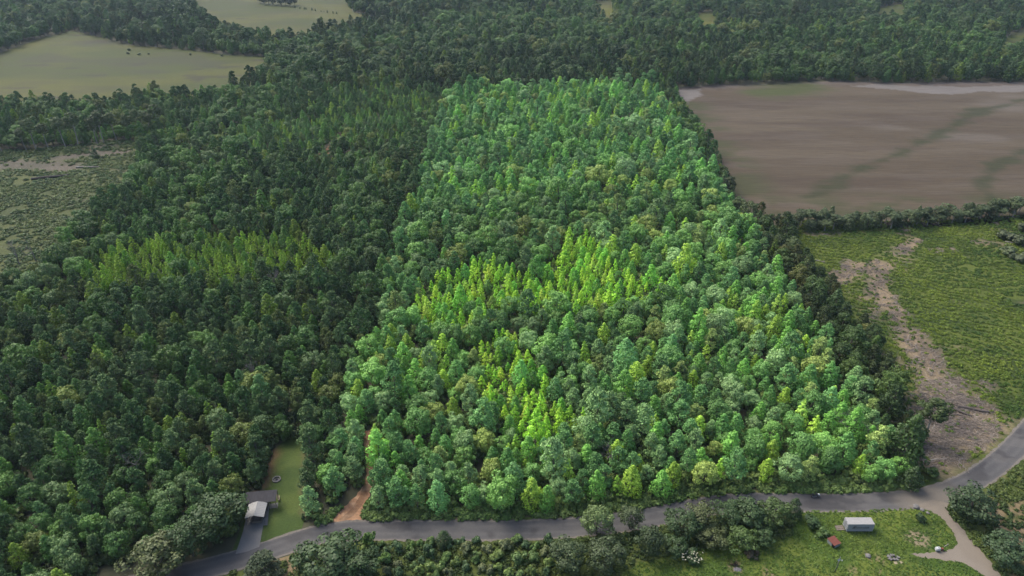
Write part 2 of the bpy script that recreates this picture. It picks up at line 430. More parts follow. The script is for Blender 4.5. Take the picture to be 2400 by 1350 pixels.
PATCH = {'a': WP([(965, 725, 8), (975, 630, 8), (1100, 580, 8), (1250, 605, 8), (1330, 545, 8), (1420, 550, 8), (1480, 620, 8), (1600, 630, 8), (1580, 660, 8), (1400, 720, 8), (1180, 700, 8), (1050, 735, 8)]),
         'b': WP([(1060, 790, 8), (1200, 750, 8), (1300, 815, 8), (1300, 890, 8), (1400, 950, 8), (1350, 1010, 8), (1230, 1010, 8), (1160, 930, 8), (1090, 860, 8)]),
         'c': WP([(190, 610, 8), (250, 560, 8), (420, 530, 8), (650, 520, 8), (760, 570, 8), (730, 620, 8), (560, 630, 8), (400, 620, 8), (250, 650, 8)]),
         'd': WP([(520, 320, 8), (570, 280, 8), (700, 262, 8), (900, 262, 8), (880, 300, 8), (800, 330, 8), (620, 345, 8)]),
         'e': WP([(1060, 205, 8), (1520, 195, 8), (1580, 300, 8), (1450, 300, 8), (1250, 262, 8), (1045, 300, 8)]),
         'f': WP([(1000, 400, 8), (1300, 360, 8), (1560, 400, 8), (1640, 430, 8), (1450, 430, 8), (1150, 460, 8), (985, 440, 8)]),
         'g': WP([(700, 240, 8), (880, 180, 8), (1040, 210, 8), (1000, 330, 8), (860, 330, 8), (820, 262, 8)])}
DARK = {'a': WP([(930, 600, 8), (960, 540, 8), (1250, 520, 8), (1240, 600, 8), (1120, 590, 8), (1000, 640, 8)]),
        'b': WP([(940, 740, 8), (1150, 715, 8), (1300, 720, 8), (1590, 660, 8), (1640, 720, 8), (1560, 790, 8), (1300, 770, 8), (1060, 790, 8), (940, 800, 8)]),
        'c': WP([(990, 480, 8), (1500, 440, 8), (1660, 470, 8), (1650, 520, 8), (1330, 530, 8), (990, 560, 8)])}

# ------------------------------------------------------------------ ground sheets
GROUND_K = {'pasture': .155, 'far_pasture': .15, 'meadow': .20, 'ploughed_field': .225, 'clearing': .42, 'cutover': .33, 'road': .40, 'road_shoulder': .38, 'yard': .55, 'lawn': .44, 'rough_grass': .6, 'verge': .75, 'dirt_pad': .8, 'dirt_track': .55, 'gravel_drive': .42, 'concrete_drive': .42}
def sheet(name, poly, z, step, colfn, mat, rag=0.0, label=None):
    """a patch of ground inside poly; colfn gives the true colour of the soil or sward at each point"""
    pts = []
    n = len(poly)
    for i in range(n):                                  # boundary, subdivided and roughened
        a = Vector(poly[i]); b = Vector(poly[(i + 1) % n]); k = max(1, int((b - a).length / step))
        for j in range(k):
            p = a.lerp(b, j / k)
            if rag: p = p + Vector((random.uniform(-rag, rag), random.uniform(-rag, rag)))
            pts.append(p)
    nb = len(pts); edges = [(i, (i + 1) % nb) for i in range(nb)]
    A = np.array([(p.x, p.y) for p in pts]); lo, hi = A.min(0), A.max(0)
    gx, gy = np.meshgrid(np.arange(lo[0], hi[0], step), np.arange(lo[1], hi[1], step))
    G = np.stack([gx.ravel(), gy.ravel()], 1); G += rng.uniform(-.3, .3, G.shape) * step
    G = G[inpoly(G, [tuple(p) for p in A])]
    G = G[pdist(G, [tuple(p) for p in A] + [tuple(A[0])]) > .5 * step] if len(G) else G
    allp = pts + [Vector((float(x), float(y))) for x, y in G]
    vo, eo, fo, *_ = geometry.delaunay_2d_cdt(allp, edges, [], 1, 1e-4)
    V = np.array([(v.x, v.y, z) for v in vo]); F = [tuple(f) for f in fo]
    me = mesh_np(name, V, F, [mat])
    C = colfn(V[:, :2]) * GROUND_K.get(name, .5); C = np.concatenate([np.clip(C, 0, 1), np.ones((len(C), 1))], 1)
    ca = me.color_attributes.new('ground_colour', 'FLOAT_COLOR', 'POINT'); ca.data.foreach_set('color', C.astype(np.float32).ravel())
    bm = bmesh.new(); bm.from_mesh(me)
    for f in bm.faces:
        if f.normal.z < 0: f.normal_flip()
    bm.to_mesh(me); bm.free()
    o = bpy.data.objects.new(name, me); link(o)
    return tag(o, kind='structure')
def mixc(a, b, t):
    return np.asarray(a)[None] * (1 - t[:, None]) + np.asarray(b)[None] * t[:, None] if np.ndim(a) == 1 else a * (1 - t[:, None]) + np.asarray(b)[None] * t[:, None]

# forest floor: one sheet past the horizon
g = MB(); g.add([(-4000, -300, 0), (4000, -300, 0), (4000, 7500, 0), (-4000, 7500, 0)], [(0, 1, 2, 3)])
o = g.build('ground', rough_mat('forest_floor', (.030, .034, .018), (.055, .052, .028), .35, .95, .3)); tag(o, kind='structure')

def c_pasture(P):
    base = mixc((.285, .305, .035), (.170, .225, .028), sstep(.4, .62, fbm(P, 60, 3, 1.8)))
    d = sstep(.60, .72, fbm(P, 42, 8, 2.2)); base = mixc(base, (.15, .165, .065), d * .7)
    base = mixc(base, (.19, .185, .08), sstep(.5, .66, fbm(P, 7, 23, 7)) * .45)
    return mixc(base, (.12, .11, .06), sstep(.70, .78, fbm(P, 13, 21, 3.0)) * .8)
sheet('pasture', PASTURE, .03, 5, c_pasture, sheet_mat('pasture_grass', .5, .22, .3))
sheet('far_pasture', TOPFIELD, .03, 9, c_pasture, bpy.data.materials['pasture_grass'])
for k, pl in enumerate(OPEN_SMALL):
    sheet('meadow', pl, .03, 6, c_pasture, bpy.data.materials['pasture_grass'])

STRIP1 = WP([(1880, 468), (1950, 435), (2020, 392), (2110, 360), (2190, 320), (2290, 262), (2400, 235)])
STRIP2 = WP([(2330, 470), (2310, 430), (2330, 385), (2400, 355), (2480, 335)])
SAND = [WP([(1990, 202), (2060, 197), (2120, 201), (2330, 203), (2430, 196), (2500, 198), (2500, 216), (2400, 216), (2300, 215), (2230, 222), (2140, 215), (2080, 208)]),
        WP([(1575, 212), (1640, 209), (1650, 222), (1610, 240)])]
def c_plough(P):
    base = mixc((.205, .155, .098), (.255, .200, .132), sstep(.35, .65, fbm(P, 22, 2, 6)))
    base = mixc(base, (.15, .105, .075), sstep(.5, .72, fbm(P, 9, 4, 6)) * .4)
    base = mixc(base, (.30, .245, .195), sstep(.5, .7, fbm(P, 6, 14, 7)) * .3)
    base = mixc(base, (.33, .28, .225), sstep(.62, .75, fbm(P, 55, 12, 2.2)) * .7)
    edge = pdist(P, WP([(1600, 225), (1650, 290), (1700, 370), (1760, 462), (1850, 492), (1950, 486), (2400, 482)]))
    base = mixc(base, (.14, .155, .06), (1 - sstep(2, 22, edge)) * sstep(.35, .6, fbm(P, 9, 31, 2)) * .8)
    far = pdist(P, WP([(1575, 207), (1700, 198), (1960, 190), (2110, 195), (2400, 193)]))
    base = mixc(base, (.34, .28, .24), (1 - sstep(2, 22, far + 14 * (fbm(P, 14, 17, 3) - .5))) * .9)
    base = mixc(base, (.16, .19, .06), (1 - sstep(8, 30, pdist(P, WP([(1790, 218), (1900, 207)])) + 22 * (fbm(P, 12, 6, 3) - .3))))
    for k, s in enumerate(SAND):
        ins = inpoly(P + (6 * np.stack([fbm(P, 12, 41) - .5, fbm(P, 12, 43) - .5], 1)), s).astype(float)
        base = mixc(base, (.42, .38, .35), ins)
    for ln, w in ((STRIP1, 3.4), (STRIP2, 2.8)):
        d = pdist(P, ln) + 10 * (fbm(P, 13, 51) - .5) + 8 * (fbm(P, 4, 53, 2) - .5)
        base = mixc(base, (.075, .10, .03), (1 - sstep(w * .1, w * 2.0, d)) * .72)
    return base
sheet('ploughed_field', PLOUGH, .03, 2.4, c_plough, sheet_mat('ploughed_soil', .9, .30, .8, stretch=(.07, 1, 1)))

BARE_R = [WP([(2145, 570), (2100, 600), (2060, 650), (2085, 720), (2110, 750)]), WP([(2060, 640), (1990, 620), (1960, 650)]), WP([(2140, 575), (2190, 590), (2230, 585)]),
          WP([(2120, 770), (2180, 850), (2220, 930), (2290, 960), (2300, 1010), (2230, 1040)]), WP([(2230, 900), (2180, 1000), (2200, 1060)])]
BARE_RW = [3.3, 3.0, 2.4, 5.2, 8.0]
def bare_r(P):
    m = np.zeros(len(P))
    for ln, w in zip(BARE_R, BARE_RW):
        d = pdist(P, ln) + 9 * (fbm(P, 8, 61) - .5) + 9 * (fbm(P, 2.6, 63, 1.6) - .5)
        m = np.maximum(m, 1 - sstep(w * .3, w * 1.5, d))
    return np.maximum(m, sstep(.62, .78, fbm(P, 9, 66, 1.5)) * .7)
def c_clear_r(P):
    base = mixc((.060, .095, .018), (.130, .170, .030), sstep(.35, .65, fbm(P, 7, 71, 1.6)))
    soil = mixc((.36, .275, .175), (.20, .158, .115), sstep(.4, .6, fbm(P, 5, 73, 1.5)))
    m = bare_r(P)[:, None]
    return base * (1 - m) + soil * m
M_rough = sheet_mat('rough_ground', 1.1, .4, .8)
sheet('clearing', CLEAR_R, .03, 1.5, c_clear_r, M_rough)
def bare_l(P):
    a = 1 - sstep(3, 9, pdist(P, WP([(-60, 385), (60, 388), (170, 392)])) + 9 * (fbm(P, 9, 81) - .5))
    b = 1 - sstep(2, 6, pdist(P, WP([(130, 372), (220, 360), (290, 357)])) + 5 * (fbm(P, 9, 83) - .5))
    return np.maximum(np.maximum(a, b), sstep(.60, .78, fbm(P, 18, 85, 1.8)) * .7)
def c_clear_l(P):
    base = mixc((.085, .12, .035), (.14, .17, .05), sstep(.35, .65, fbm(P, 10, 86, 1.6)))
    soil = mixc((.21, .18, .135), (.15, .14, .10), sstep(.4, .6, fbm(P, 6, 88, 1.5)))
    m = bare_l(P)[:, None]
    return base * (1 - m) + soil * m
sheet('cutover', CLEAR_L, .03, 2.5, c_clear_l, M_rough)

def c_lawn(P):
    base = mixc((.070, .115, .026), (.110, .155, .036), sstep(.35, .65, fbm(P, 5, 91)))
    s = 1 - sstep(.8, 3.4, pdist(P, WP([(630, 1060), (622, 1100), (612, 1135), (596, 1148)])) + 2.2 * (fbm(P, 3, 93) - .5))
    base = mixc(base, (.26, .15, .08), s * .9)
    s2 = 1 - sstep(.6, 2.6, pdist(P, WP([(724, 1060), (728, 1120), (722, 1200)])) + 2.5 * (fbm(P, 3, 95) - .5))
    return mixc(base, (.19, .145, .085), s2 * .7)
M_lawn = sheet_mat('lawn_grass', 2.2, .28, .6)
sheet('lawn', LAWN, .03, .8, c_lawn, M_lawn)
def c_yard(P):
    base = mixc((.065, .115, .018), (.135, .175, .030), sstep(.35, .65, fbm(P, 6, 101, 1.4)))
    base = mixc(base, (.05, .085, .016), sstep(.55, .7, fbm(P, 3.5, 103, 1.5)) * .7)
    cx, cy = W(2150, 1263); d = np.hypot((P[:, 0] - cx) / 1.3, P[:, 1] - cy) + 1.6 * (fbm(P, 1.8, 105) - .5)
    base = mixc(base, (.30, .24, .16), (1 - sstep(1.6, 2.6, d)) * .85)
    for q, w in (((2062, 1312), 1.0), ((2000, 1335), .9), ((2030, 1300), .7), ((1800, 1346), 1.2), ((2060, 1338), .8), ((1722, 1330), 1.3)):
        cx, cy = W(*q); d = np.hypot(P[:, 0] - cx, (P[:, 1] - cy) * .8) + 1.3 * (fbm(P, 1.5, 107) - .5)
        base = mixc(base, (.24, .18, .11), (1 - sstep(w * .6, w * 1.3, d)) * .8)
    return base
sheet('yard', YARD, .034, .9, c_yard, M_lawn)
def c_south(P):
    base = mixc((.050, .075, .016), (.10, .125, .030), sstep(.35, .65, fbm(P, 4, 111)))
    soil = sstep(.58, .7, fbm(P, 6, 113)) * (P[:, 0] > 100)
    base = mixc(base, (.26, .18, .12), soil * .7)
    s = 1 - sstep(1, 4, pdist(P, WP([(650, 1310), (680, 1330), (690, 1350)])) + 2 * (fbm(P, 3, 117) - .5))
    return mixc(base, (.27, .19, .12), s * .8)
sheet('rough_grass', SOUTH, .022, 2.0, c_south, M_rough)

# verge along the parcel, the bare track into the wood
VERGE = WP([(735, 1238), (770, 1215), (850, 1205), (1000, 1216), (1200, 1214), (1350, 1208), (1450, 1198), (1560, 1180), (1640, 1160), (1740, 1150), (1880, 1150), (2000, 1150), (2145, 1138), (2160, 1160), (2000, 1172), (1880, 1172), (1740, 1170), (1650, 1178), (1580, 1196), (1450, 1222), (1300, 1233), (1000, 1238), (850, 1238), (770, 1246)])
def c_verge(P):
    base = mixc((.065, .095, .022), (.14, .15, .05), sstep(.35, .65, fbm(P, 4, 121, 2)))
    return mixc(base, (.25, .185, .14), sstep(.52, .66, fbm(P, 5, 123, 2.5)) * .7)
sheet('verge', VERGE, .026, 1.0, c_verge, M_rough)
def c_dirt(P):
    base = mixc((.36, .21, .115), (.27, .15, .085), sstep(.35, .65, fbm(P, 2.5, 131)))
    return mixc(base, (.46, .31, .19), sstep(.55, .7, fbm(P, 1.2, 133)) * .6)
M_dirt = sheet_mat('dirt', 1.8, .3, .6)
sheet('dirt_pad', DIRT_PAD, .032, .6, c_dirt, M_dirt, .25)
def strip_poly(line, w):
    L, Rr = [], []
    for i, p in enumerate(line):
        a = Vector(line[max(i - 1, 0)]); b = Vector(line[min(i + 1, len(line) - 1)]); t = (b - a).normalized(); n = Vector((-t.y, t.x))
        L.append(tuple(Vector(p) + n * w / 2)); Rr.append(tuple(Vector(p) - n * w / 2))
    return L + Rr[::-1]
def smooth_line(line, k=6):
    out = []
    P = [Vector(p) for p in line]
    for i in range(len(P) - 1):
        p0 = P[max(i - 1, 0)]; p1 = P[i]; p2 = P[i + 1]; p3 = P[min(i + 2, len(P) - 1)]
        for j in range(k):
            t = j / k
            out.append(tuple(.5 * ((2 * p1) + (p2 - p0) * t + (2 * p0 - 5 * p1 + 4 * p2 - p3) * t * t + (3 * p1 - p0 - 3 * p2 + p3) * t ** 3)))
    out.append(tuple(P[-1])); return out
sheet('dirt_track', strip_poly(smooth_line(DIRT_PATH, 3), 1.7), .036, .7, c_dirt, M_dirt, .2)
sheet('logging_track', strip_poly(smooth_line(TRACK, 3), 6), .03, 2, c_dirt, M_dirt, .5)

# road, gravel shoulders, gravel drive, concrete
road_line = smooth_line(ROAD_C, 6)
sheet('road_shoulder', strip_poly(road_line, 5.7), .038, .7, lambda P: mixc((.26, .23, .20), (.33, .30, .26), fbm(P, 1.5, 141)), M_dirt, .2)
def c_road(P):
    d = pdist(P, road_line)
    base = mixc((.125, .122, .125), (.165, .16, .16), fbm(P, 5, 143))
    base = mixc(base, (.19, .185, .18), np.exp(-((d - 1.0) / .35) ** 2) * .8)
    base = mixc(base, (.075, .072, .075), sstep(.56, .62, fbm(P, 7, 147, 1.7)) * .6)
    base = mixc(base, (.21, .20, .19), sstep(.62, .7, fbm(P, 2.2, 148, 3)) * .5)
    j = np.hypot(*(P - np.array(W(2195, 1178))).T); base = mixc(base, (.31, .27, .22), (1 - sstep(4, 11, j + 5 * (fbm(P, 4, 145) - .5))) * .85)
    return mixc(base, (.22, .21, .2), sstep(1.9, 2.3, d) * .5)
sheet('road', strip_poly(road_line, 4.7), .044, .5, c_road, sheet_mat('asphalt', 3.5, .14, .15, .85), .05)
def c_gravel(P): return mixc((.30, .255, .205), (.36, .315, .26), fbm(P, 3, 151))
M_gravel = sheet_mat('gravel', 4, .12, .3)
DG = WP([(2128, 1187), (2185, 1172), (2222, 1180), (2219, 1192), (2230, 1212), (2262, 1246), (2300, 1292), (2345, 1345), (2400, 1420), (2370, 1440), (2325, 1365), (2285, 1335), (2255, 1318), (2200, 1312), (2150, 1305), (2130, 1298), (2165, 1296), (2210, 1292), (2236, 1285), (2243, 1272), (2236, 1250), (2215, 1222), (2190, 1202), (2165, 1194)])
sheet('gravel_drive', DG, .050, .6, c_gravel, M_gravel, .22)
M_conc = sheet_mat('concrete', 3.0, .10, .1, .8)
CONC = WP([(552, 1299), (570, 1245), (578, 1205), (590, 1190), (623, 1184), (652, 1178), (651, 1190), (631, 1193), (627, 1231), (617, 1232), (608, 1282), (580, 1293)])
sheet('concrete_drive', CONC, .056, .6, lambda P: mixc((.255, .25, .25), (.31, .30, .29), fbm(P, 2.5, 161)), M_conc)
PONDP = WP([(2385, 101), (2400, 97), (2450, 95), (2450, 100), (2400, 103)])
pm, nt, out = new_mat('pond_water'); pb = N(nt, 'ShaderNodeBsdfPrincipled'); pb.inputs['Base Color'].default_value = (.05, .06, .06, 1); pb.inputs['Roughness'].default_value = .08
nt.links.new(pb.outputs[0], out.inputs[0])
sheet('pond', PONDP, .06, 8, lambda P: np.full((len(P), 3), .1), pm)

# ------------------------------------------------------------------ the woods: where each tree stands
OPEN = [PASTURE, TOPFIELD, CLEAR_L, PLOUGH, CLEAR_R, LAWN, YARD, SOUTH] + OPEN_SMALL
def plan_forest():
    cand = []
    Y = 62.0
    while Y < 1120:
        s = 2.0 if Y < 330 else (2.5 if Y < 560 else 3.6)
        d = Y * CP + 60; hw = .75 * d * 1.10 + 14
        n = int(2 * hw / s)
        xs = -hw + (np.arange(n) + rng.uniform(0, 1, n)) * s
        ys = Y + rng.uniform(0, s, n)
        cand.append(np.stack([xs, ys], 1)); Y += s
    P = np.concatenate(cand)
    ok = np.ones(len(P), bool)
    for pl in OPEN: ok &= ~inpoly(P, pl)
    ok &= pdist(P, ROAD_C) > 5.2
    ok &= ~inpoly(P, VERGE); ok &= ~inpoly(P, DIRT_PAD); ok &= pdist(P, DIRT_PAD + DIRT_PAD[:1]) > 1.5
    ok &= pdist(P, DIRT_PATH) > 1.6; ok &= pdist(P, TRACK) > 3.5; ok &= pdist(P, LAWN_GAP) > 1.6
    ok &= ~inpoly(P, CONC)
    P = P[ok]; P = P[rng.permutation(len(P))]
    n = len(P)
    inside = inpoly(P, PARCEL)
    far = P[:, 1] > 480
    yel = np.zeros(n, bool); dark = np.zeros(n, bool); light = np.zeros(n, bool)
    wob = P + np.stack([vnoise(P, 14, 201) - .5, vnoise(P, 14, 203) - .5], 1) * 13
    for k in 'abc': yel |= inpoly(wob, PATCH[k])
    for k in 'defg': light |= inpoly(wob, PATCH[k])
    for k in 'abc': dark |= inpoly(wob, DARK[k])
    n1 = fbm(P, 34, 211); n2 = fbm(P, 16, 213); n3 = fbm(P, 70, 215)
    pr = np.zeros((n, 4))                       # oak, sweetgum, poplar, pine
    pr[:] = (.30, .34, .06, .30)
    pr[~inside] = (.26, .30, .05, .39)
    pr[:, 0] *= .4 + 1.6 * sstep(.4, .65, n1); pr[:, 3] *= .4 + 1.6 * sstep(.6, .38, n1); pr[:, 1] *= .5 + sstep(.4, .6, n2); pr[:, 2] *= 3 * sstep(.5, .66, n2)
    pr[far] = (.66, .16, .02, .16); pr[far & (n3 > .56)] = (.2, .25, .05, .5)
    pr[light] = (.14, .55, .16, .15)
    g = inpoly(P, PATCH['g']); pr[g] = (.05, .40, .15, .40)
    pr[dark] = (.70, .08, .01, .21); pr[yel] = (.03, .19, .74, .04)
    pr[light & inside] = (.36, .38, .07, .19)
    ring = (~inside) & (P[:, 0] < 60) & (P[:, 1] < 420) & (pdist(P, PARCEL + PARCEL[:1]) < 16); pr[ring] = (.34, .10, .0, .56)
    strip = (~inside) & (P[:, 0] > 70) & (P[:, 1] < 330); pr[strip] = (.42, .25, .02, .31)
    pr /= pr.sum(1, keepdims=True); cum = pr.cumsum(1)
    kind = (rng.uniform(0, 1, n)[:, None] > cum).sum(1).clip(0, 3)
    rads = np.array([3.6, 2.5, 1.85, 2.5])
    sc = rng.lognormal(0, .22, n); sc[kind == 0] *= .90; sc[P[:, 1] < 480] *= .90
    sc[far] *= 1.18; sc[(P[:, 1] > 650)] *= 1.1; sc[yel] *= .88; sc[light & ~inside] *= .72; sc[inside & (P[:, 1] > 230)] *= 1.14
    near_r = (P[:, 1] < 130) & (kind == 0); sc[near_r] *= .9
    rr = rads[kind] * sc
    cell = 5.0; grid = {}; keep = []
    for i in range(n):
        x, y = P[i]; r = rr[i]; cx, cy = int(x // cell), int(y // cell); good = True
        for a in (-1, 0, 1):
            for b in (-1, 0, 1):
                for j in grid.get((cx + a, cy + b), ()):
                    if math.hypot(P[j, 0] - x, P[j, 1] - y) < .70 * (r + rr[j]): good = False; break
                if not good: break
            if not good: break
        if good:
            grid.setdefault((cx, cy), []).append(i); keep.append(i)
    keep = np.array(keep)
    return P[keep], kind[keep], sc[keep], inside[keep], yel[keep], light[keep], dark[keep], far[keep]
KN = ['oak_tree', 'sweetgum_tree', 'poplar_tree', 'pine_tree']
fP, fk, fs, fin, fyel, flight, fdark, ffar = plan_forest()
print('forest trees', len(fP), np.bincount(fk))

TONES = {  # leaf colours: kind -> list of (name, colour, weight)
    0: [('dark-green', (.036, .066, .026), 4), ('mid-green', (.050, .086, .030), 3), ('grey-green', (.058, .082, .048), 2), ('olive', (.072, .082, .030), 1)],
    1: [('fresh-green', (.048, .094, .026), 4), ('deep-green', (.034, .068, .026), 3), ('blue-green', (.042, .080, .040), 1.2), ('yellow-green', (.080, .110, .020), 1.2)],
    2: [('yellow-green', (.092, .124, .022), 4), ('lime', (.072, .114, .020), 4), ('pale-lime', (.098, .132, .034), 2)],
    3: [('dark', (.030, .054, .026), 4), ('grey-green', (.046, .066, .038), 3), ('dusky', (.056, .066, .030), 1)]}
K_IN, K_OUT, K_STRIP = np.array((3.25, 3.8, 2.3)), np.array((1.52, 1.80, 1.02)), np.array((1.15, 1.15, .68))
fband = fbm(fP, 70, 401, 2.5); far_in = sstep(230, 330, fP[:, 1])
tone_name = []; tint = np.zeros((len(fP), 3)); 
for i in range(len(fP)):
    T = TONES[fk[i]]; w = [t[2] for t in T]
    nm, c, _ = random.choices(T, w)[0]
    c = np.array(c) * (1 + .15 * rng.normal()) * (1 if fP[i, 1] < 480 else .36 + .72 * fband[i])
    if fyel[i] and fk[i] != 0: c = c * ((1.14, 1.26, .85) if fin[i] else (1.3, 1.32, .8))
    if fdark[i] and fk[i] in (0, 3): c = c * .74               # stands of darker oaks
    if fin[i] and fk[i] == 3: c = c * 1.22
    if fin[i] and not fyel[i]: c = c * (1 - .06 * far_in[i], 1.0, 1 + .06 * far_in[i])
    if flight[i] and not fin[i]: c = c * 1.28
    if fin[i]: c = c * K_IN                     # extra brightness of the middle parcel painted into the leaf colour
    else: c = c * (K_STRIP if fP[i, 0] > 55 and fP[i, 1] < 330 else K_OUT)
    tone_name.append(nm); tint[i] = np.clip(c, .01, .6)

# how much of each crown shows: nearest first into a coarse picture
def visible_area(P, R_, H_):
    S = 1024 / 2400.0; Wd, Hd = 1024, 576
    buf = np.zeros((Hd, Wd), bool); vis = np.zeros(len(P), int)
    d0 = P[:, 1]
    for i in np.argsort(d0):
        x, y = P[i]; h = H_[i]; r = R_[i]
        u0, v0, d = proj(x, y, h); u1, v1, _ = proj(x, y, h * .25)
        pw = r * FOC / d * S * .85
        cx = (u0 + u1) / 2 * S; cy = (v0 + v1) / 2 * S; ph = max(2, (v1 - v0) / 2 * S + pw * .35)
        x0, x1 = int(max(0, cx - pw)), int(min(Wd, cx + pw + 1)); y0, y1 = int(max(0, cy - ph)), int(min(Hd, cy + ph + 1))
        if x1 <= x0 or y1 <= y0: continue
        yy, xx = np.mgrid[y0:y1, x0:x1]
        m = ((xx - cx) / pw) ** 2 + ((yy - cy) / ph) ** 2 < 1
        sub = buf[y0:y1, x0:x1]; vis[i] = int((m & ~sub).sum()); sub |= m
    return vis
rads = np.array([3.6, 2.5, 1.85, 2.5]); hts = np.array([9.4, 8.6, 7.8, 9.6])
fh = hts[fk] * fs
vis = visible_area(fP, rads[fk] * fs, fh)
single = np.zeros(len(fP), bool)
QUOTA = {0: 290, 1: 295, 2: 295, 3: 295}
for k, q in QUOTA.items():
    idx = np.where((fk == k) & (vis >= 25))[0]; idx = idx[np.argsort(-vis[idx])][:q]; single[idx] = True

def place_tree(kind, x, y, sx, sz, rz, col, label, cat, group=None, form=None, tilt=0.0):
    forms = PROTO[kind]; crown, trunk, _ = forms[form if form is not None else random.randrange(len(forms))]
    e = bpy.data.objects.new(kind, None); e.location = (x, y, 0); e.rotation_euler = (tilt, 0, rz); e.scale = (sx, sx, sz); e.empty_display_size = .5
    link(e); tag(e, label, cat, group)
    c = bpy.data.objects.new('foliage' if kind == 'shrub' else 'crown', crown); c.color = (*col, 1); c.parent = e; link(c)
    t = bpy.data.objects.new('stem' if kind == 'shrub' else 'trunk', trunk); t.parent = e; link(t)
    return e

# ---- a label of its own for every single tree
_U = ['', 'first', 'second', 'third', 'fourth', 'fifth', 'sixth', 'seventh', 'eighth', 'ninth', 'tenth', 'eleventh', 'twelfth', 'thirteenth', 'fourteenth', 'fifteenth', 'sixteenth', 'seventeenth', 'eighteenth', 'nineteenth']
def ordinal(n):
    if n < 20: return _U[n]
    t = {2: 'twent', 3: 'thirt', 4: 'fort', 5: 'fift', 6: 'sixt', 7: 'sevent'}[n // 10]
    return t + 'ieth' if n % 10 == 0 else t + 'y-' + _U[n % 10]
def place_word(j, n):
    if n == 1: return ''
    if j == 0: return 'leftmost'
    if j == n - 1: return 'rightmost'
    return ordinal(j + 1) + ' from left'
FORM = {'oak_tree': 'round oak', 'sweetgum_tree': 'conical sweetgum', 'poplar_tree': 'slender poplar', 'pine_tree': 'shaggy pine'}
def zone_of(i):
    x, y = fP[i]; u, v, _ = proj(x, y, 6)
    if fin[i]:
        dr = float(pdist(fP[i:i + 1], ROAD_C)[0])
        if dr < 13: band = 'in the bright wood\'s roadside row'
        elif dr < 24: band = 'in the bright wood\'s second row'
        elif dr < 45: band = 'in the bright wood\'s lower part'
        elif dr < 75: band = 'in bright wood below lower patch'
        elif dr < 110: band = 'in bright wood beside lower patch'
        elif dr < 160: band = 'in bright wood round big patch'
        else: band = 'in the bright wood\'s upper half'
        third = 'left' if u < 1250 - 0 else ('middle' if u < 1600 else 'right')
        return band + ', ' + third
    if x > 40 and y < 420: 
        return 'in dark strip beside the ' + ('ploughed field' if v < 500 else 'green clearing' if v < 850 else 'brushwood heap')
    if v > 1180: band = 'in the bottom left corner wood'
    elif v > 1080: band = 'in left wood level with the sheds'
    elif v > 980: band = 'in left wood level with fire ring'
    elif v > 860: band = 'in the left wood above the lawn'
    elif v > 740: band = 'in left wood well above the lawn'
    elif v > 600: band = 'in left wood below yellowish grove'
    elif v > 480: band = 'in left wood around yellowish grove'
    elif v > 330: band = 'in the left wood beside the cutover'
    else: band = 'in the distant wood'
    third = 'far left' if u < 160 else ('left' if u < 330 else ('middle' if u < 520 else ('right' if u < 720 else 'far right')))
    return band + ', ' + third
groups = {}
for i in np.where(single)[0]:
    size = 'tall' if fs[i] > 1.12 else ('small' if fs[i] < .88 else '')
    key = (KN[fk[i]], tone_name[i], size, zone_of(i)); groups.setdefault(key, []).append(i)
for key, idx in groups.items():
    kind, tone, size, zone = key
    idx.sort(key=lambda i: proj(fP[i, 0], fP[i, 1], 6)[0])
    where = zone.replace('in the bright wood\'s', 'in bright wood\'s')
    for j, i in enumerate(idx):
        nm = ' '.join(w for w in (size, tone, FORM[kind]) if w)
        pw_ = place_word(j, len(idx))
        pw_ = pw_.replace(' from left', ' from left')
        lab = nm + (', ' + pw_ + ',' if pw_ else '') + ' ' + where
        hz = fs[i] * rng.uniform(.92, 1.1)
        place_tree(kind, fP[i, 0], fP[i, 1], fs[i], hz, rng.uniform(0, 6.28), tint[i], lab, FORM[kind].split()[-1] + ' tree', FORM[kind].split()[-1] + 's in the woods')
rest = ~single
MASS = {0: ('oak_woodland', 'far spreading mass of round oak crowns in the woods'), 1: ('sweetgum_woodland', 'crowded mass of cone-shaped green crowns filling the woods'),
        2: ('poplar_woodland', 'mass of slender yellow-green spires in the groves'), 3: ('pine_woodland', 'mass of dark shaggy pine crowns among the woods')}
for k in range(4):
    m = rest & (fk == k); n = m.sum()
    P3 = np.concatenate([fP[m], np.zeros((n, 1))], 1)
    rot = np.stack([rng.normal(0, .03, n), rng.normal(0, .03, n), rng.uniform(0, 6.28, n)], 1)
    scl = np.stack([fs[m], fs[m], fs[m] * rng.uniform(.88, 1.12, n)], 1)
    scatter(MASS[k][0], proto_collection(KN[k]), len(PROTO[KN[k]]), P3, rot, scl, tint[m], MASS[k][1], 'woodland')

# ---- far row of tall bare-trunked hardwoods, hedgerow, field trees
def along(line, step, jit=.25):
    out = []
    for a, b in zip(line[:-1], line[1:]):
        a = Vector(a); b = Vector(b); L = (b - a).length; k = max(1, round(L / step))
        for j in range(k):
            p = a.lerp(b, (j + random.uniform(-jit, jit)) / k); out.append((p.x, p.y))
    return out
def tone(c, k=1.0, v=.12): return np.clip(np.array(c) * k * (1 + v * rng.normal()), .01, .4)
row = along(WP([(-30, 364), (40, 357), (110, 351), (180, 343), (250, 336), (300, 329), (350, 322), (405, 316)]), 6.5, .42)
for j, (x, y) in enumerate(row):
    s_ = random.uniform(.8, 1.25)
    place_tree('tall_hardwood', x, y + random.uniform(0, 5), s_ * .95, s_, random.uniform(0, 6.28), tone((.075, .105, .040), 1.0),
               'tall bare-trunked hardwood at the back of the cutover, ' + (place_word(j, len(row))), 'hardwood tree', 'tall hardwoods behind the cutover', tilt=random.uniform(-.04, .04))
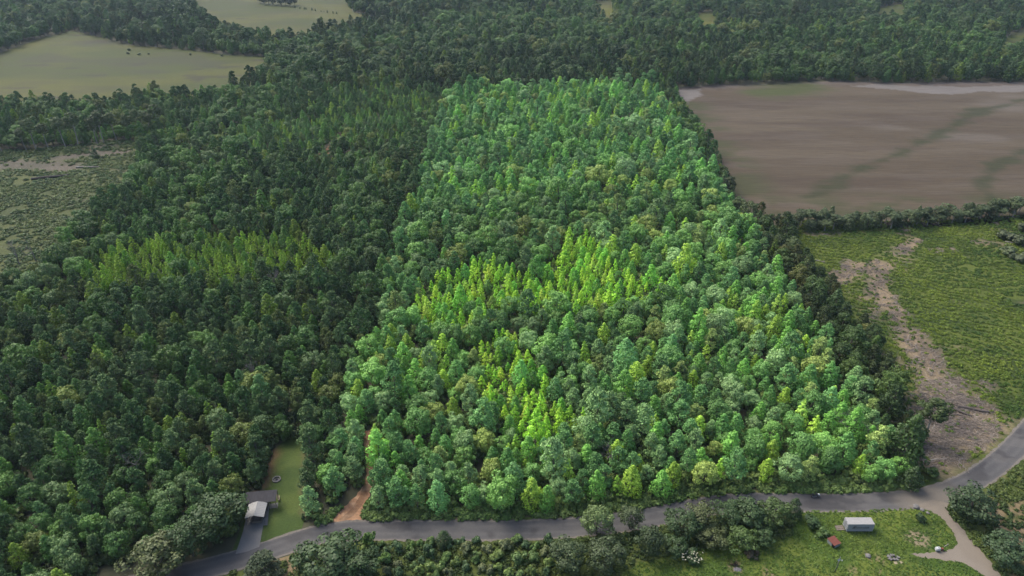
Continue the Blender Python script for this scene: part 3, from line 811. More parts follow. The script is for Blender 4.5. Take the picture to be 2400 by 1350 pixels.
hedge = [(p, q) for p in along(WP([(1842, 548), (1900, 541), (2000, 536), (2100, 533), (2200, 525), (2300, 515), (2400, 506), (2480, 498)]), 3.2) for q in (0, 3.0)]
hedge.sort(key=lambda t: (t[1], t[0][0])); n_front = sum(1 for t in hedge if t[1] == 0)
for j, ((x, y), back) in enumerate(hedge):
    y += back; row_ = 'back row' if back else 'front row'; jj = j - n_front if back else j
    kd = random.choice(['tall_hardwood', 'oak_tree', 'sweetgum_tree', 'tall_hardwood'])
    h_ = random.uniform(4.5, 8.5); r_ = random.uniform(1.7, 2.9)
    nom = {'tall_hardwood': (3.0, 15.), 'oak_tree': (3.6, 9.4), 'sweetgum_tree': (2.75, 8.6)}[kd]
    place_tree(kd, x, y + random.uniform(-1.5, 2.5), r_ / nom[0], h_ / nom[1], random.uniform(0, 6.28), tone((.058, .082, .034), 1.1),
               'scrubby hedgerow tree between ploughed field and clearing, ' + row_ + ', ' + place_word(jj, n_front), 'hedgerow tree', 'trees of the hedgerow')
fh_ = along(WP([(692, 19), (720, 23), (760, 29), (800, 34)]), 8, .4)
for j, (x, y) in enumerate(fh_):
    q = random.uniform(.2, .42)
    place_tree('sweetgum_tree', x, y, q, q, 0, tone((.05, .085, .04)), 'small dark tree in the far pasture\'s fence line, ' + place_word(j, len(fh_)), 'small tree', 'trees along the far fence line')
isl = [W(610 + 10 * j, 8 + 5 * (j % 2) * .6 + j * .6) for j in range(9)]
for j, (x, y) in enumerate(isl):
    place_tree('oak_tree', x, y, 1.3, 1.25, j, tone((.036, .062, .034)), 'big oak in the clump standing in the far pasture, ' + place_word(j, len(isl)), 'oak tree', 'clump in the far pasture')
ps = [(303, 119), (300, 127), (327, 129), (349, 128), (447, 129), (190, 76), (275, 96), (520, 132)]
ps.sort()
for j, p in enumerate(ps):
    x, y = W(*p); q = random.uniform(.7, 1.4)
    place_tree('shrub', x, y, q, q * .9, j, tone((.05, .075, .03)), 'dark bush standing in the open left pasture, ' + place_word(j, len(ps)), 'bush', 'bushes in the left pasture')
x, y = W(226, 372); place_tree('sweetgum_tree', x, y, .75, .62, 0, tone((.045, .085, .035)), 'lone young tree standing in the middle of the left cutover', 'young tree')

# ---- dead, leafless trees
def dead(px, py, h, sp, label, n=1):
    x, y = W(px, py)
    e = empty('dead_tree', (x, y, 0), random.uniform(0, 6.28)); tag(e, label, 'dead tree')
    mb = proto_dead(h, sp); tr = mb.build('bare_branches', M_dead, e)
for args in ((48, 622, 12, 4, 'leafless grey tree at the cutover\'s lower edge, its left crown'), (85, 612, 11, 4, 'leafless grey tree at the cutover\'s lower edge, right one'),
             (1985, 1020, 11, 3, 'grey leafless tree among green ones at the bright wood\'s right corner'), (2022, 1040, 9, 3, 'smaller grey leafless tree at the bright wood\'s right corner'),
             (648, 690, 12, 3, 'pale leafless crown in left wood under the yellowish grove'), (600, 905, 11, 3, 'brownish bare tree in the left wood above the lawn'),
             (330, 1125, 10, 3, 'brown bare treetop among the trees left of the sheds'), (1432, 1098, 10, 2.4, 'thin grey bare tree in the bright wood above the roadside')):
    dead(*args)

# ---- trees and bushes standing by themselves along the road and yard
NOM = {'oak_tree': (3.6, 9.4), 'sweetgum_tree': (2.75, 8.6), 'poplar_tree': (2.1, 7.8), 'pine_tree': (2.7, 9.6), 'tall_hardwood': (3.0, 15.0), 'shrub': (1.3, 1.9)}
DG_, MG_, OL_, GG_, LT_ = (.050, .085, .034), (.075, .118, .036), (.090, .105, .045), (.075, .098, .052), (.140, .190, .080)
BY_ROAD = [
    ('oak_tree', 768, 1318, 6.2, 9.5, DG_, 'largest dense dark oak, below the road at the lawn\'s corner'),
    ('oak_tree', 838, 1335, 4.0, 7.0, DG_, 'dark oak below the road, touching the largest oak\'s right'),
    ('oak_tree', 362, 1312, 5.6, 9.0, OL_, 'rounded olive-green oak at the bottom left beside the road'),
    ('pine_tree', 618, 1332, 3.9, 6.5, (.046, .064, .036), 'dark spreading pine on the near side of the road opposite the driveway'),
    ('oak_tree', 505, 1215, 5.6, 10.0, DG_, 'broad dark oak just left of the concrete driveway'),
    ('oak_tree', 440, 1265, 4.4, 9.5, DG_, 'dark oak overhanging the road\'s left end'),
    ('sweetgum_tree', 1040, 1262, 1.9, 4.2, DG_, 'small lone tree at the road\'s near edge, middle of the photo'),
    ('oak_tree', 1400, 1222, 3.4, 7.5, LT_, 'pale green roundish tree rising across the road'),
    ('oak_tree', 1478, 1216, 2.6, 6.0, GG_, 'second pale tree across the road, smaller and greyer'),
    ('oak_tree', 1330, 1300, 3.8, 7.0, (.064, .088, .042), 'soft grey-green tree under the road near the bottom edge'),
    ('oak_tree', 1420, 1306, 3.9, 7.0, (.068, .092, .046), 'soft grey-green tree right beside its twin at bottom middle'),
    ('oak_tree', 1522, 1266, 3.3, 7.0, (.052, .076, .036), 'dark rounded tree below the road\'s bend, left of the thicket'),
    ('oak_tree', 1602, 1232, 3.8, 6.5, DG_, 'dark tree at the left end of the roadside thicket'),
    ('oak_tree', 1648, 1214, 3.6, 6.5, OL_, 'yellowish olive tree at the back of the roadside thicket'),
    ('oak_tree', 1702, 1208, 3.6, 6.0, DG_, 'tall dark tree in the middle of the roadside thicket'),
    ('oak_tree', 1756, 1206, 3.7, 6.5, DG_, 'broad dark tree right of middle in the roadside thicket'),
    ('oak_tree', 1812, 1204, 3.7, 6.5, MG_, 'leafy tree near the right end of the roadside thicket'),
    ('sweetgum_tree', 1862, 1190, 2.0, 5.5, DG_, 'narrow tree ending the roadside thicket on the right'),
    ('oak_tree', 1738, 1266, 3.3, 4.6, MG_, 'round bushy tree in front of the roadside thicket'),
    ('oak_tree', 1668, 1262, 3.0, 4.6, OL_, 'olive bushy tree in front of the thicket\'s left half'),
    ('oak_tree', 1788, 1258, 2.4, 3.8, DG_, 'low dark bushy tree in front of the thicket\'s right half'),
    ('oak_tree', 1584, 1282, 2.6, 4.0, DG_, 'low dark tree at the thicket\'s lower left corner'),
    ('shrub', 1622, 1300, 2.4, 2.8, DG_, 'bush with pale blossoms below the roadside thicket'),
    ('shrub', 1905, 1222, 2.6, 2.6, DG_, 'dark bush just right of the thicket, nearest the road'),
    ('shrub', 1925, 1246, 2.0, 1.8, MG_, 'light bush left of the white container'),
    ('shrub', 1762, 1296, 1.7, 1.6, (.075, .06, .045), 'brownish dying bush under the roadside thicket'),
    ('shrub', 2158, 1212, 1.4, 2.2, (.045, .075, .034), 'small dark bush near the road junction'),
    ('oak_tree', 2284, 1186, 4.9, 8.0, (.046, .074, .036), 'large dark tree in the angle between road and gravel drive'),
    ('oak_tree', 2366, 1292, 4.6, 7.5, (.052, .086, .042), 'broad tree right of the gravel drive at the frame\'s corner'),
    ('tall_hardwood', 2178, 985, 3.6, 13.0, (.058, .085, .028), 'open-crowned tree with a bare trunk in front of the brushwood'),
    ('pine_tree', 2120, 1035, 3.0, 9.0, (.038, .058, .026), 'dark tree left of the brushwood, nearest the bare-trunked tree'),
    ('sweetgum_tree', 2140, 1120, 2.6, 6.5, DG_, 'dark tree closing the corner between bright wood and road'),
    ('shrub', 2185, 1105, 2.2, 2.2, MG_, 'low green bush below the brushwood heap'),
]
for kd, px, py, r_, h_, c, lab in BY_ROAD:
    x, y = W(px, py, h_ * .5); n_ = NOM[kd]
    e = place_tree(kd, x, y, r_ / n_[0], h_ / n_[1], random.uniform(0, 6.28), tone(np.array(c) * (.74, .80, .62), 1.0, .06), lab, 'bush' if kd == 'shrub' else 'tree', 'trees and bushes along the road')
    if 'blossoms' in lab:
        V, F = leaf_quads(np.stack([rng.uniform(-1, 1, 60) * 1.1, rng.uniform(-1.1, .2, 60), rng.uniform(1.0, 1.7, 60)], 1), unit(60) * .4 + np.array([0, -.4, .8]), .09)
        b = bpy.data.objects.new('blossom', mesh_np('blossom', V, F, [rough_mat('blossom', (.24, .23, .16), (.28, .27, .2))])); link(b); b.parent = e
# thicket of bushes below the road
sb = []
tries = 0
POLY_T = WP([(850, 1272), (1200, 1270), (1300, 1268), (1295, 1300), (1290, 1352), (860, 1352)])
for _ in range(900):
    px, py = random.uniform(840, 1320), random.uniform(1268, 1358)
    x, y = W(px, py)
    if not inpoly([(x, y)], POLY_T)[0]: continue
    r_ = random.uniform(1.0, 2.0)
    if all(math.hypot(x - a, y - b) > .72 * (r_ + c) for a, b, c, *_ in sb): sb.append((x, y, r_, px, py))
rows = {}
for b in sb: rows.setdefault('nearest the road' if b[4] < 1292 else ('mid-slope' if b[4] < 1322 else 'nearest the bottom edge'), []).append(b)
for rn, L_ in rows.items():
    L_.sort(key=lambda b: b[3])
    for j, (x, y, r_, _, _) in enumerate(L_):
        place_tree('shrub', x, y, r_ / 1.3, random.uniform(.9, 1.5) * r_ / 1.3, random.uniform(0, 6.28), tone(random.choice([DG_, MG_, (.095, .135, .035), (.07, .12, .03), OL_]), 1.35),
                   'green bush in thicket below the road, row ' + rn + ', ' + place_word(j, len(L_)), 'bush', 'thicket of bushes below the road')

# ------------------------------------------------------------------ low cover nobody could count
def form_collection(name, makers):
    col = bpy.data.collections.new(name)
    for i, mk in enumerate(makers):
        V, F, vr, mt = mk(); o = bpy.data.objects.new('%s_%d' % (name, i), mesh_np('%s_%d' % (name, i), V, F, [mt], facevar=vr)); col.objects.link(o)
    return col
def mk_scrub():
    (V, F, vr), _ = proto_shrub(.75, .75)
    k = rng.permutation(len(F))[:130]; V2 = V[F[k].ravel()]; return V2, np.arange(len(V2)).reshape(-1, 4), vr[k], M_leaf_i
def mk_tuft():
    n = 16; C = np.stack([rng.normal(0, .16, n), rng.normal(0, .16, n), rng.uniform(.08, .2, n)], 1)
    nn = unit(n); nn[:, 2] = np.abs(nn[:, 2]) * .6 + .3; nn /= np.linalg.norm(nn, axis=1, keepdims=True)
    V, F = leaf_quads(C, nn, .15, 1.3); return V, F, rng.uniform(.2, .8, n), M_leaf_i
M_stick_i = leaf_mat('sticks_scattered', 'instancer', .0, .9)
def mk_sticks():
    mb = MB()
    for k in range(9):
        a = rng.normal(0, .5); L = rng.uniform(.7, 2.2); c = Vector((rng.normal(0, .8), rng.normal(0, .6), rng.uniform(.05, .4)))
        d = Vector((math.cos(a), math.sin(a), rng.normal(0, .12))) * L / 2
        mb.tube([c - d, c + d * .1 + Vector((0, 0, .04)), c + d], [.05, .045, .02], 4, False)
    F = np.array(mb.f); return np.array(mb.v), F, rng.uniform(.1, .9, len(F)), M_stick_i
COL_SCRUB = form_collection('scrub_form', [mk_scrub] * 5)
COL_TUFT = form_collection('tuft_form', [mk_tuft] * 5)
COL_STICK = form_collection('stick_form', [mk_sticks] * 6)
def spread(poly, dens, lim=None):
    A = np.array(poly); lo, hi = A.min(0), A.max(0)
    n = int((hi - lo).prod() * dens); P = rng.uniform(lo, hi, (n, 2)); P = P[inpoly(P, poly)]
    d = P[:, 1] * CP + 60; P = P[(np.abs(P[:, 0]) < .75 * d * 1.06 + 8)]
    return P
def lay(name, col, nv, P, smin, smax, c0, c1, label, cat, turn=None, zs=1.0, mixn=None):
    n = len(P); s_ = rng.uniform(smin, smax, n)
    t = np.clip((mixn if mixn is not None else fbm(P, 9, 301)) * 2.2 - .6 + rng.normal(0, .15, n), 0, 1)[:, None]
    tintc = (np.array(c0) * (1 - t) + np.array(c1) * t) * (1 + .14 * rng.normal(size=(n, 1)))
    rz = rng.uniform(0, 6.28, n) if turn is None else turn
    return scatter(name, col, nv, np.concatenate([P, np.full((n, 1), .03)], 1), np.stack([np.zeros(n), np.zeros(n), rz], 1), np.stack([s_, s_, s_ * zs], 1), np.clip(tintc, .01, .5), label, cat)
P = spread(CLEAR_R, 2.2); far_e = P[:, 1] > 0
th = .35 + .9 * (fbm(P, 60, 311) - .5); rowc = P[:, 1] * np.cos(th) + P[:, 0] * np.sin(th) + 7 * fbm(P, 13, 313)
keep = (np.sin(rowc * 2 * math.pi / 2.6) > -.35 + .8 * (fbm(P, 6, 315) - .5)) & (rng.uniform(0, 1, len(P)) > bare_r(P) * .88) & (pdist(P, ROAD_C) > 4)
P = P[keep]
lay('scrub', COL_SCRUB, 5, P, .35, 1.0, (.042, .084, .010), (.125, .172, .018), 'rows of low bright green regrowth covering the logged clearing', 'scrub', zs=.8)
P = spread(CLEAR_L, .55); keep = (rng.uniform(0, 1, len(P)) > bare_l(P) * .9) & (fbm(P, 7, 321, 1.7) > .34); P = P[keep]
lay('low_scrub', COL_SCRUB, 5, P, .6, 1.8, (.046, .088, .024), (.095, .130, .034), 'patchy low scrub over the left cutover', 'scrub', zs=.7)
P = spread(SOUTH, 1.4)
P = P[~inpoly(P, YARD) & ~inpoly(P, DG) & (pdist(P, ROAD_C) > 3.2)]
P = P[rng.uniform(0, 1, len(P)) > .55 * sstep(.5, .68, fbm(P, 6, 113)) - .0]
lay('undergrowth', COL_SCRUB, 5, P, .5, 1.3, (.030, .055, .012), (.070, .098, .020), 'low green undergrowth on the near side of the road', 'undergrowth', zs=.8)
P = fP[(fP[:, 1] < 330)]; P = np.concatenate([P + rng.normal(0, 1.8, P.shape) for _ in range(5)])
ok = pdist(P, ROAD_C) > 5.0
for pl in (LAWN, CONC, DIRT_PAD, CLEAR_R, CLEAR_L, PLOUGH): ok &= ~inpoly(P, pl)
ok &= pdist(P, DIRT_PATH) > 1.7
P = P[ok]; kin = inpoly(P, PARCEL)
P_in, P_out = P[kin], P[~kin]
lay('understory', COL_SCRUB, 5, P_in, 1.2, 3.2, (.075, .130, .035), (.12, .17, .04), 'leafy understory filling the floor of the bright wood', 'understory', zs=1.2)  # parcel's added brightness carried into the understory colour too
lay('outer_understory', COL_SCRUB, 5, P_out, 1.2, 3.2, (.045, .075, .022), (.07, .10, .028), 'leafy understory filling the floor of the darker woods', 'understory', zs=1.2)
P = spread(YARD, 4.5); P = P[~inpoly(P, DG)]
lay('grass', COL_TUFT, 5, P, .35, .95, (.044, .090, .012), (.092, .140, .018), 'short rough grass across the yard around the container', 'grass', zs=.8)
P = spread(WP([(735, 1232), (770, 1200), (850, 1170), (1000, 1185), (1200, 1184), (1350, 1178), (1450, 1168), (1560, 1150), (1640, 1130), (1740, 1122), (1880, 1122), (2000, 1122), (2135, 1112), (2150, 1150)]) + VERGE[13:], 2.6)
P = P[(pdist(P, ROAD_C) > 3.0) & ~inpoly(P, DIRT_PAD) & (pdist(P, DIRT_PATH) > 1.6)]
lay('weeds', COL_SCRUB, 5, P, .4, 1.7, (.070, .130, .030), (.12, .175, .045), 'weeds along the far verge of the road', 'weeds', zs=.9)
HEAP = WP([(2150, 900), (2240, 880), (2300, 950), (2345, 985), (2330, 1040), (2270, 1085), (2180, 1085), (2160, 1030), (2150, 960)])
P = spread(HEAP, 1.1); P = P[(fbm(P, 6, 331) > .36) & (pdist(P, ROAD_C) > 4.2)]
lay('brushwood', COL_STICK, 6, P, .5, 1.15, (.10, .085, .078), (.20, .165, .13), 'grey brushwood strewn over the bare ground beside the road curve', 'brushwood', turn=rng.normal(-.35, .5, len(P)))
P = spread(CLEAR_R, .35); P = P[(bare_r(P) > .45) & (pdist(P, ROAD_C) > 4.2)]
lay('logging_debris', COL_STICK, 6, P, .4, 1.0, (.11, .095, .085), (.21, .18, .15), 'grey sticks scattered over bare streaks of the clearing', 'sticks', turn=rng.normal(.6, .5, len(P)))

# ------------------------------------------------------------------ built things
M_white = rough_mat('container_paint', (0.242, 0.253, 0.264), (0.275, 0.281, 0.286), 1.2, .5, .05)
M_ctop = rough_mat('container_roof', (0.198, 0.193, 0.187), (0.231, 0.226, 0.22), 1.5, .55, .05)
M_ink = rough_mat('dark_paint', (0.0138, 0.0165, 0.0193), (0.0193, 0.022, 0.0248), 2, .6)
M_steel = rough_mat('grey_steel', (0.11, 0.116, 0.121), (0.154, 0.154, 0.16), 4, .5, .1, .4)
M_rust = rough_mat('rusty_red_metal', (0.0935, 0.0248, 0.0176), (0.121, 0.0385, 0.0248), 2.5, .75, .15)
M_tin = rough_mat('pale_tin', (0.143, 0.16, 0.154), (0.187, 0.198, 0.193), 2, .6, .1)
M_void = rough_mat('dark_inside', (0.0066, 0.0066, 0.0066), (0.011, 0.011, 0.011), 2, .9)
M_wood = rough_mat('weathered_wood', (0.088, 0.0715, 0.0578), (0.138, 0.116, 0.0935), 4, .9, .3, stretch=(.3, 3, 3))
M_plank = rough_mat('fresh_planks', (0.187, 0.16, 0.099), (0.242, 0.209, 0.138), 3, .85, .2)
M_roofd = rough_mat('charcoal_roof_metal', (.018, .018, .022), (.028, .027, .032), 1.5, .65, .05, spec=.12)
M_roofw = rough_mat('white_roof_metal', (0.165, 0.165, 0.16), (0.187, 0.187, 0.182), 1.0, .5, .03)
M_tan = rough_mat('tan_panel', (0.0935, 0.077, 0.0633), (0.127, 0.11, 0.0908), 2, .8, .1)
M_stone = rough_mat('pale_stone', (.085, .08, .076), (.14, .135, .128), 6, .9, .4)
M_ash = rough_mat('ash', (0.055, 0.0523, 0.055), (0.149, 0.143, 0.149), 5, .95, .5)
M_char = rough_mat('charred_wood', (0.0088, 0.0077, 0.00825), (0.0193, 0.0165, 0.0165), 4, .95, .3)
M_rubber = rough_mat('black_rubber', (0.00825, 0.00825, 0.00825), (0.0138, 0.0138, 0.0138), 4, .8)
M_gloss = rough_mat('glossy_black', (0.011, 0.0121, 0.0154), (0.0165, 0.0176, 0.022), 2, .3)
M_wpl = rough_mat('white_plastic', (0.341, 0.352, 0.352), (0.385, 0.396, 0.396), 2, .35)
M_log = rough_mat('log_bark', (0.0413, 0.0341, 0.0303), (0.0825, 0.0688, 0.0605), 4, .95, .4, stretch=(.4, 2, 2))
M_logp = rough_mat('bleached_log', (0.165, 0.149, 0.127), (0.231, 0.209, 0.182), 4, .9, .3, stretch=(.4, 2, 2))

# shipping container
xa, ya = W(1982.6, 1247); xb, yb = W(2044.0, 1247)
cx, cy = (xa + xb) / 2, (ya + yb) / 2; CLn, CWd, CHt = xb - xa, 1.9, 2.1
e = empty('shipping_container', (cx, cy, 0), math.atan2(yb - ya, xb - xa)); tag(e, 'white corrugated storage container standing in the yard, dark lettering on its long side', 'container')
Z0 = .28
b = MB(); n_ = 15; pit = (CLn - .3) / n_; front = []
for k in range(n_):
    x0 = -CLn / 2 + .15 + k * pit
    front += [(x0, .12), (x0 + pit * .30, .12), (x0 + pit * .38, 0), (x0 + pit * .92, 0)]
front.append((CLn / 2 - .15, .12))
outl = front + [(x, CWd - y) for x, y in front[::-1]]
b.prism(outl, Z0 + .12, Z0 + CHt - .1)
b.build('body', M_white, e)
b = MB()
for sx in (-1, 1):
    for y in (.07, CWd - .07): b.box((sx * (CLn / 2 - .08), y, Z0 + CHt / 2), (.16, .15, CHt))
for y in (.06, CWd - .06):
    b.box((0, y, Z0 + .06), (CLn - .33, .13, .13)); b.box((0, y, Z0 + CHt - .05), (CLn - .33, .13, .11))
b.build('frame', M_white, e)
b = MB(); b.box((0, CWd / 2, Z0 + CHt + .02), (CLn, CWd, .05))
for k in range(14): b.box((-CLn / 2 + .4 + k * (CLn - .8) / 13, CWd / 2, Z0 + CHt + .055), (.12, CWd - .3, .02))
b.build('roof', M_ctop, e)
for k in (0, 1):
    b = MB(); yc = CWd * (.26 + .48 * k); b.box((-CLn / 2 - .015, yc, Z0 + CHt / 2), (.06, CWd * .40, CHt - .3)); d = b.build('door', M_white, e)
    b = MB()
    for q in (-.18, .18): b.tube([(-CLn / 2 - .07, yc + q, Z0 + .2), (-CLn / 2 - .07, yc + q, Z0 + CHt - .2)], .022, 6)
    b.box((-CLn / 2 - .07, yc, Z0 + .95), (.03, .4, .04)); b.build('lock_bar', M_steel, d)
for sx in (-1, 1):
    for y in (.2, CWd - .2):
        b = MB(); b.box((sx * (CLn / 2 - .4), y, Z0 / 2), (.4, .3, Z0)); b.build('support_block', M_wood, e)
b = MB()                                                     # slanted emblem
def para(x0, z0, w, h, sh=.45): b.add([(x0, -.012, z0), (x0 + w, -.012, z0), (x0 + w + h * sh, -.012, z0 + h), (x0 + h * sh, -.012, z0 + h), (x0, -.004, z0), (x0 + w, -.004, z0), (x0 + w + h * sh, -.004, z0 + h), (x0 + h * sh, -.004, z0 + h)], [(0, 1, 2, 3), (7, 6, 5, 4), (0, 4, 5, 1), (1, 5, 6, 2), (2, 6, 7, 3), (3, 7, 4, 0)])
ex, ez = -CLn * .31, Z0 + .85
para(ex, ez, .14, .62); para(ex + .23, ez + .5, .55, .12); para(ex + .1, ez, .42, .1); para(ex + .38, ez + .1, .12, .28); para(ex + .3, ez + .27, .2, .1)
b.build('emblem', M_ink, e)
fc = bpy.data.curves.new('lettering_text', 'FONT'); fc.body = 'CONTAINER'; fc.size = .46; fc.shear = .18; fc.extrude = .004; fc.offset = .014; fc.space_character = 1.12
to = bpy.data.objects.new('lettering_text', fc); link(to); bpy.context.view_layer.update()
tm = bpy.data.meshes.new_from_object(to.evaluated_get(bpy.context.evaluated_depsgraph_get())); bpy.data.objects.remove(to)
tm.materials.clear(); tm.materials.append(rough_mat('faded_dark_paint', (.022, .026, .03), (.04, .045, .05), 2, .6))
wmin = min(v.co.x for v in tm.vertices); wmax = max(v.co.x for v in tm.vertices); kx = CLn * .52 / (wmax - wmin)
for v in tm.vertices: v.co.x = (v.co.x - wmin) * kx
to = bpy.data.objects.new('lettering', tm); link(to); to.parent = e; to.rotation_euler = (R(90), 0, 0); to.location = (-CLn * .195, -.010, Z0 + .88)
# timber ramp at the container's doors
e = empty('loading_ramp', (xa - 1.0, cy + .95, 0)); tag(e, 'low weathered timber ramp at the doors of the white container', 'ramp')
for k in range(3):
    b = MB(); b.box((0, -.45 + .45 * k, .22), (1.7, .38, .07), Matrix.Rotation(R(-6), 3, 'Y')); b.build('plank', M_wood, e)
b = MB(); b.box((.55, 0, .10), (.12, 1.2, .2)); b.box((-.6, 0, .07), (.12, 1.2, .13)); b.build('bearer', M_wood, e)

# small coop with a rusty red roof
A, B, Cc = Vector(W(1939, 1270)), Vector(W(1952.5, 1286)), Vector(W(1967.5, 1280))
ux = (Cc - B).normalized(); uy = Vector((-ux.y, ux.x)); wd, ln = (Cc - B).length, (A - B).length
e = empty('coop', (B.x, B.y, 0), math.atan2(ux.y, ux.x)); tag(e, 'small pale tin coop with a rusty red roof and dark doorway', 'coop')
b = MB(); t = .04
b.box((wd / 2 + .18, t / 2, .5), (wd - .36, t, 1.0)); b.box((wd - t / 2, ln / 2, .5), (t, ln - 2 * t, 1.0)); b.box((wd / 2, ln - t / 2, .5), (wd, t, 1.0)); b.box((t / 2, ln / 2 + .25, .5), (t, ln - .6, 1.0))
b.build('wall', M_tin, e)
b = MB(); b.box((.2, .2, .42), (.3, .3, .8)); b.build('doorway', M_void, e)
b = MB(); b.box((wd / 2, ln / 2, 1.06), (wd + .2, ln + .2, .05), Matrix.Rotation(R(4), 3, 'X'))
for k in range(6): b.box((wd / 2 - wd * .5 + k * wd / 5, ln / 2, 1.1), (.04, ln + .18, .02), Matrix.Rotation(R(4), 3, 'X'))
b.build('roof', M_rust, e)

# pole with a lamp and a dish, thin post
x, y = W(1957, 1341)
h_ = 4.6
e = empty('yard_pole', (x, y, 0)); tag(e, 'slim grey pole with a white dish and lamp, below the red-roofed coop', 'pole')
b = MB(); b.tube([(0, 0, -.2), (.03, .02, 2), (.05, .04, h_)], [.10, .085, .07], 10); b.build('post', M_steel, e, smooth=True)
b = MB(); b.tube([(.03, -.02, 1.6), (.03, -.14, 1.6)], .07, 8); b.box((.03, -.12, 1.6), (.16, .1, .24)); b.build('meter_box', M_ink, e)
b = MB(); rings = [(0, .02), (.16, .03), (.26, .07), (.34, .14)]
for (r0, q0), (r1, q1) in zip(rings[:-1], rings[1:]):
    for k in range(14):
        a0, a1 = 6.2832 * k / 14, 6.2832 * (k + 1) / 14
        b.add([(r0 * math.cos(a0) - .22, -q0 - .1, h_ - .55 + r0 * math.sin(a0)), (r1 * math.cos(a0) - .22, -q1 - .1, h_ - .55 + r1 * math.sin(a0)), (r1 * math.cos(a1) - .22, -q1 - .1, h_ - .55 + r1 * math.sin(a1)), (r0 * math.cos(a1) - .22, -q0 - .1, h_ - .55 + r0 * math.sin(a1))], [(0, 1, 2, 3)])
b.tube([(0, 0, h_ - .55), (-.22, -.1, h_ - .55)], .03, 6); b.build('dish', M_wpl, e, smooth=True)
b = MB(); b.tube([(.05, .04, h_ - .75), (.35, -.08, h_ - .7), (.5, -.12, h_ - .78)], .03, 6); b.build('lamp_arm', M_steel, e)
b = MB(); b.tube([(.5, -.12, h_ - .75), (.5, -.12, h_ - .82), (.5, -.12, h_ - .98)], [.06, .15, .12], 10); b.build('lamp', M_wpl, e, smooth=True)
x, y = W(1793, 1356); e = empty('thin_post', (x, y, 0)); tag(e, 'thin dark post at the bottom edge left of the coop', 'post')
b = MB(); b.tube([(0, 0, -.2), (0, 0, 2.4)], [.06, .05], 8); b.build('shaft', M_ink, e); b = MB(); b.tube([(0, 0, 2.4), (0, 0, 2.47)], [.08, .03], 8); b.build('cap', M_ink, e)

# ash heap of a burnt pile
x, y = W(1724, 1330); e = empty('burnt_pile', (x, y, 0)); tag(e, 'burnt pile of charred sticks and pale ash in the yard grass', 'burnt pile')
def heap(rx, ry, hh, n=26, rag=.18):
    mb = MB(); R0 = 5; vs = [(0, 0, hh)]
    for i in range(1, R0 + 1):
        for k in range(n):
            a = 6.2832 * k / n; q = i / R0 * (1 + rag * (random.random() - .5) * (i > 1)); vs.append((rx * q * math.cos(a), ry * q * math.sin(a), hh * (1 - (i / R0) ** 1.6) + random.uniform(-.06, .06) * hh - (.03 if i == R0 else 0)))
    fs = [(0, 1 + k, 1 + (k + 1) % n) for k in range(n)]
    for i in range(R0 - 1):
        for k in range(n):
            a, c = 1 + i * n + k, 1 + i * n + (k + 1) % n; fs.append((a, a + n, c + n, c))
    mb.add(vs, fs); return mb
o = heap(.95, .7, .28).build('ash_heap', M_ash, e); o.location = (.25, -.5, 0)
b = MB()
for k in range(34):
    a = random.uniform(0, 6.28); r0 = random.uniform(0, .5); L_ = random.uniform(.5, 1.3); q = Vector((r0 * math.cos(a) - .15, .45 + r0 * math.sin(a), random.uniform(.0, .25)))
    dd = Vector((random.gauss(0, .6), random.gauss(0, .4), random.uniform(.2, 1))).normalized() * L_
    b.tube([q, q + dd * .5, q + dd], [.045, .035, .015], 4, False)
b.build('charred_sticks', M_char, e)

# rubble, planks, white box, stones beside the drive
x, y = W(2094, 1309); e = empty('rubble_pile', (x, y, 0)); tag(e, 'low round pile of pale broken slabs in the grass beside the side track', 'rubble pile')
for k in range(11):
    a = 6.2832 * k / 11 + random.uniform(-.2, .2); rr = random.uniform(.25, .8) if k > 6 else .82
    b = MB(); b.box((1.25 * rr * math.cos(a), .85 * rr * math.sin(a), random.uniform(.14, .3)), (random.uniform(.4, .75), random.uniform(.3, .5), random.uniform(.12, .22)), Matrix.Rotation(a + random.uniform(-.5, .5), 3, 'Z') @ Matrix.Rotation(random.uniform(-.25, .25), 3, 'X'))
    b.build('slab', M_stone, e, bevel=.02)
b = heap(1.15, .8, .18); b.build('dark_core', M_char, e)
x, y = W(2106, 1319); e = empty('plank_stack', (x, y, 0), .12); tag(e, 'few pale planks lying just below the rubble pile', 'planks')
for k in range(3):
    b = MB(); b.box((random.uniform(-.1, .1), -.2 + .2 * k, .07), (2.0, .17, .06)); b.build('plank', M_plank, e)
x, y = W(2196, 1291); e = empty('water_tank', (x, y, 0), .1); tag(e, 'small white tank on feet where the side track leaves the gravel drive', 'tank')
b = MB(); b.box((0, 0, .62), (1.0, .7, .75)); b.build('body', M_wpl, e, bevel=.12)
for k in (-1, 1):
    b = MB(); b.box((k * .3, 0, .12), (.2, .55, .26)); b.build('foot', M_steel, e)
b = MB(); b.tube([(.1, 0, .98), (.1, 0, 1.08)], .12, 10); b.build('lid', M_steel, e)
x, y = W(2207, 1290); e = empty('brown_barrel', (x, y, 0)); tag(e, 'short brown barrel standing right of the small white tank', 'barrel')
b = MB(); b.tube([(0, 0, 0), (0, 0, .15), (0, 0, .55), (0, 0, .7)], [.24, .27, .27, .24], 14); b.build('drum', M_rust, e, smooth=False)
b = MB(); b.tube([(0, 0, .18), (0, 0, .22)], .285, 14); b.tube([(0, 0, .46), (0, 0, .5)], .285, 14); b.build('hoop', M_steel, e)
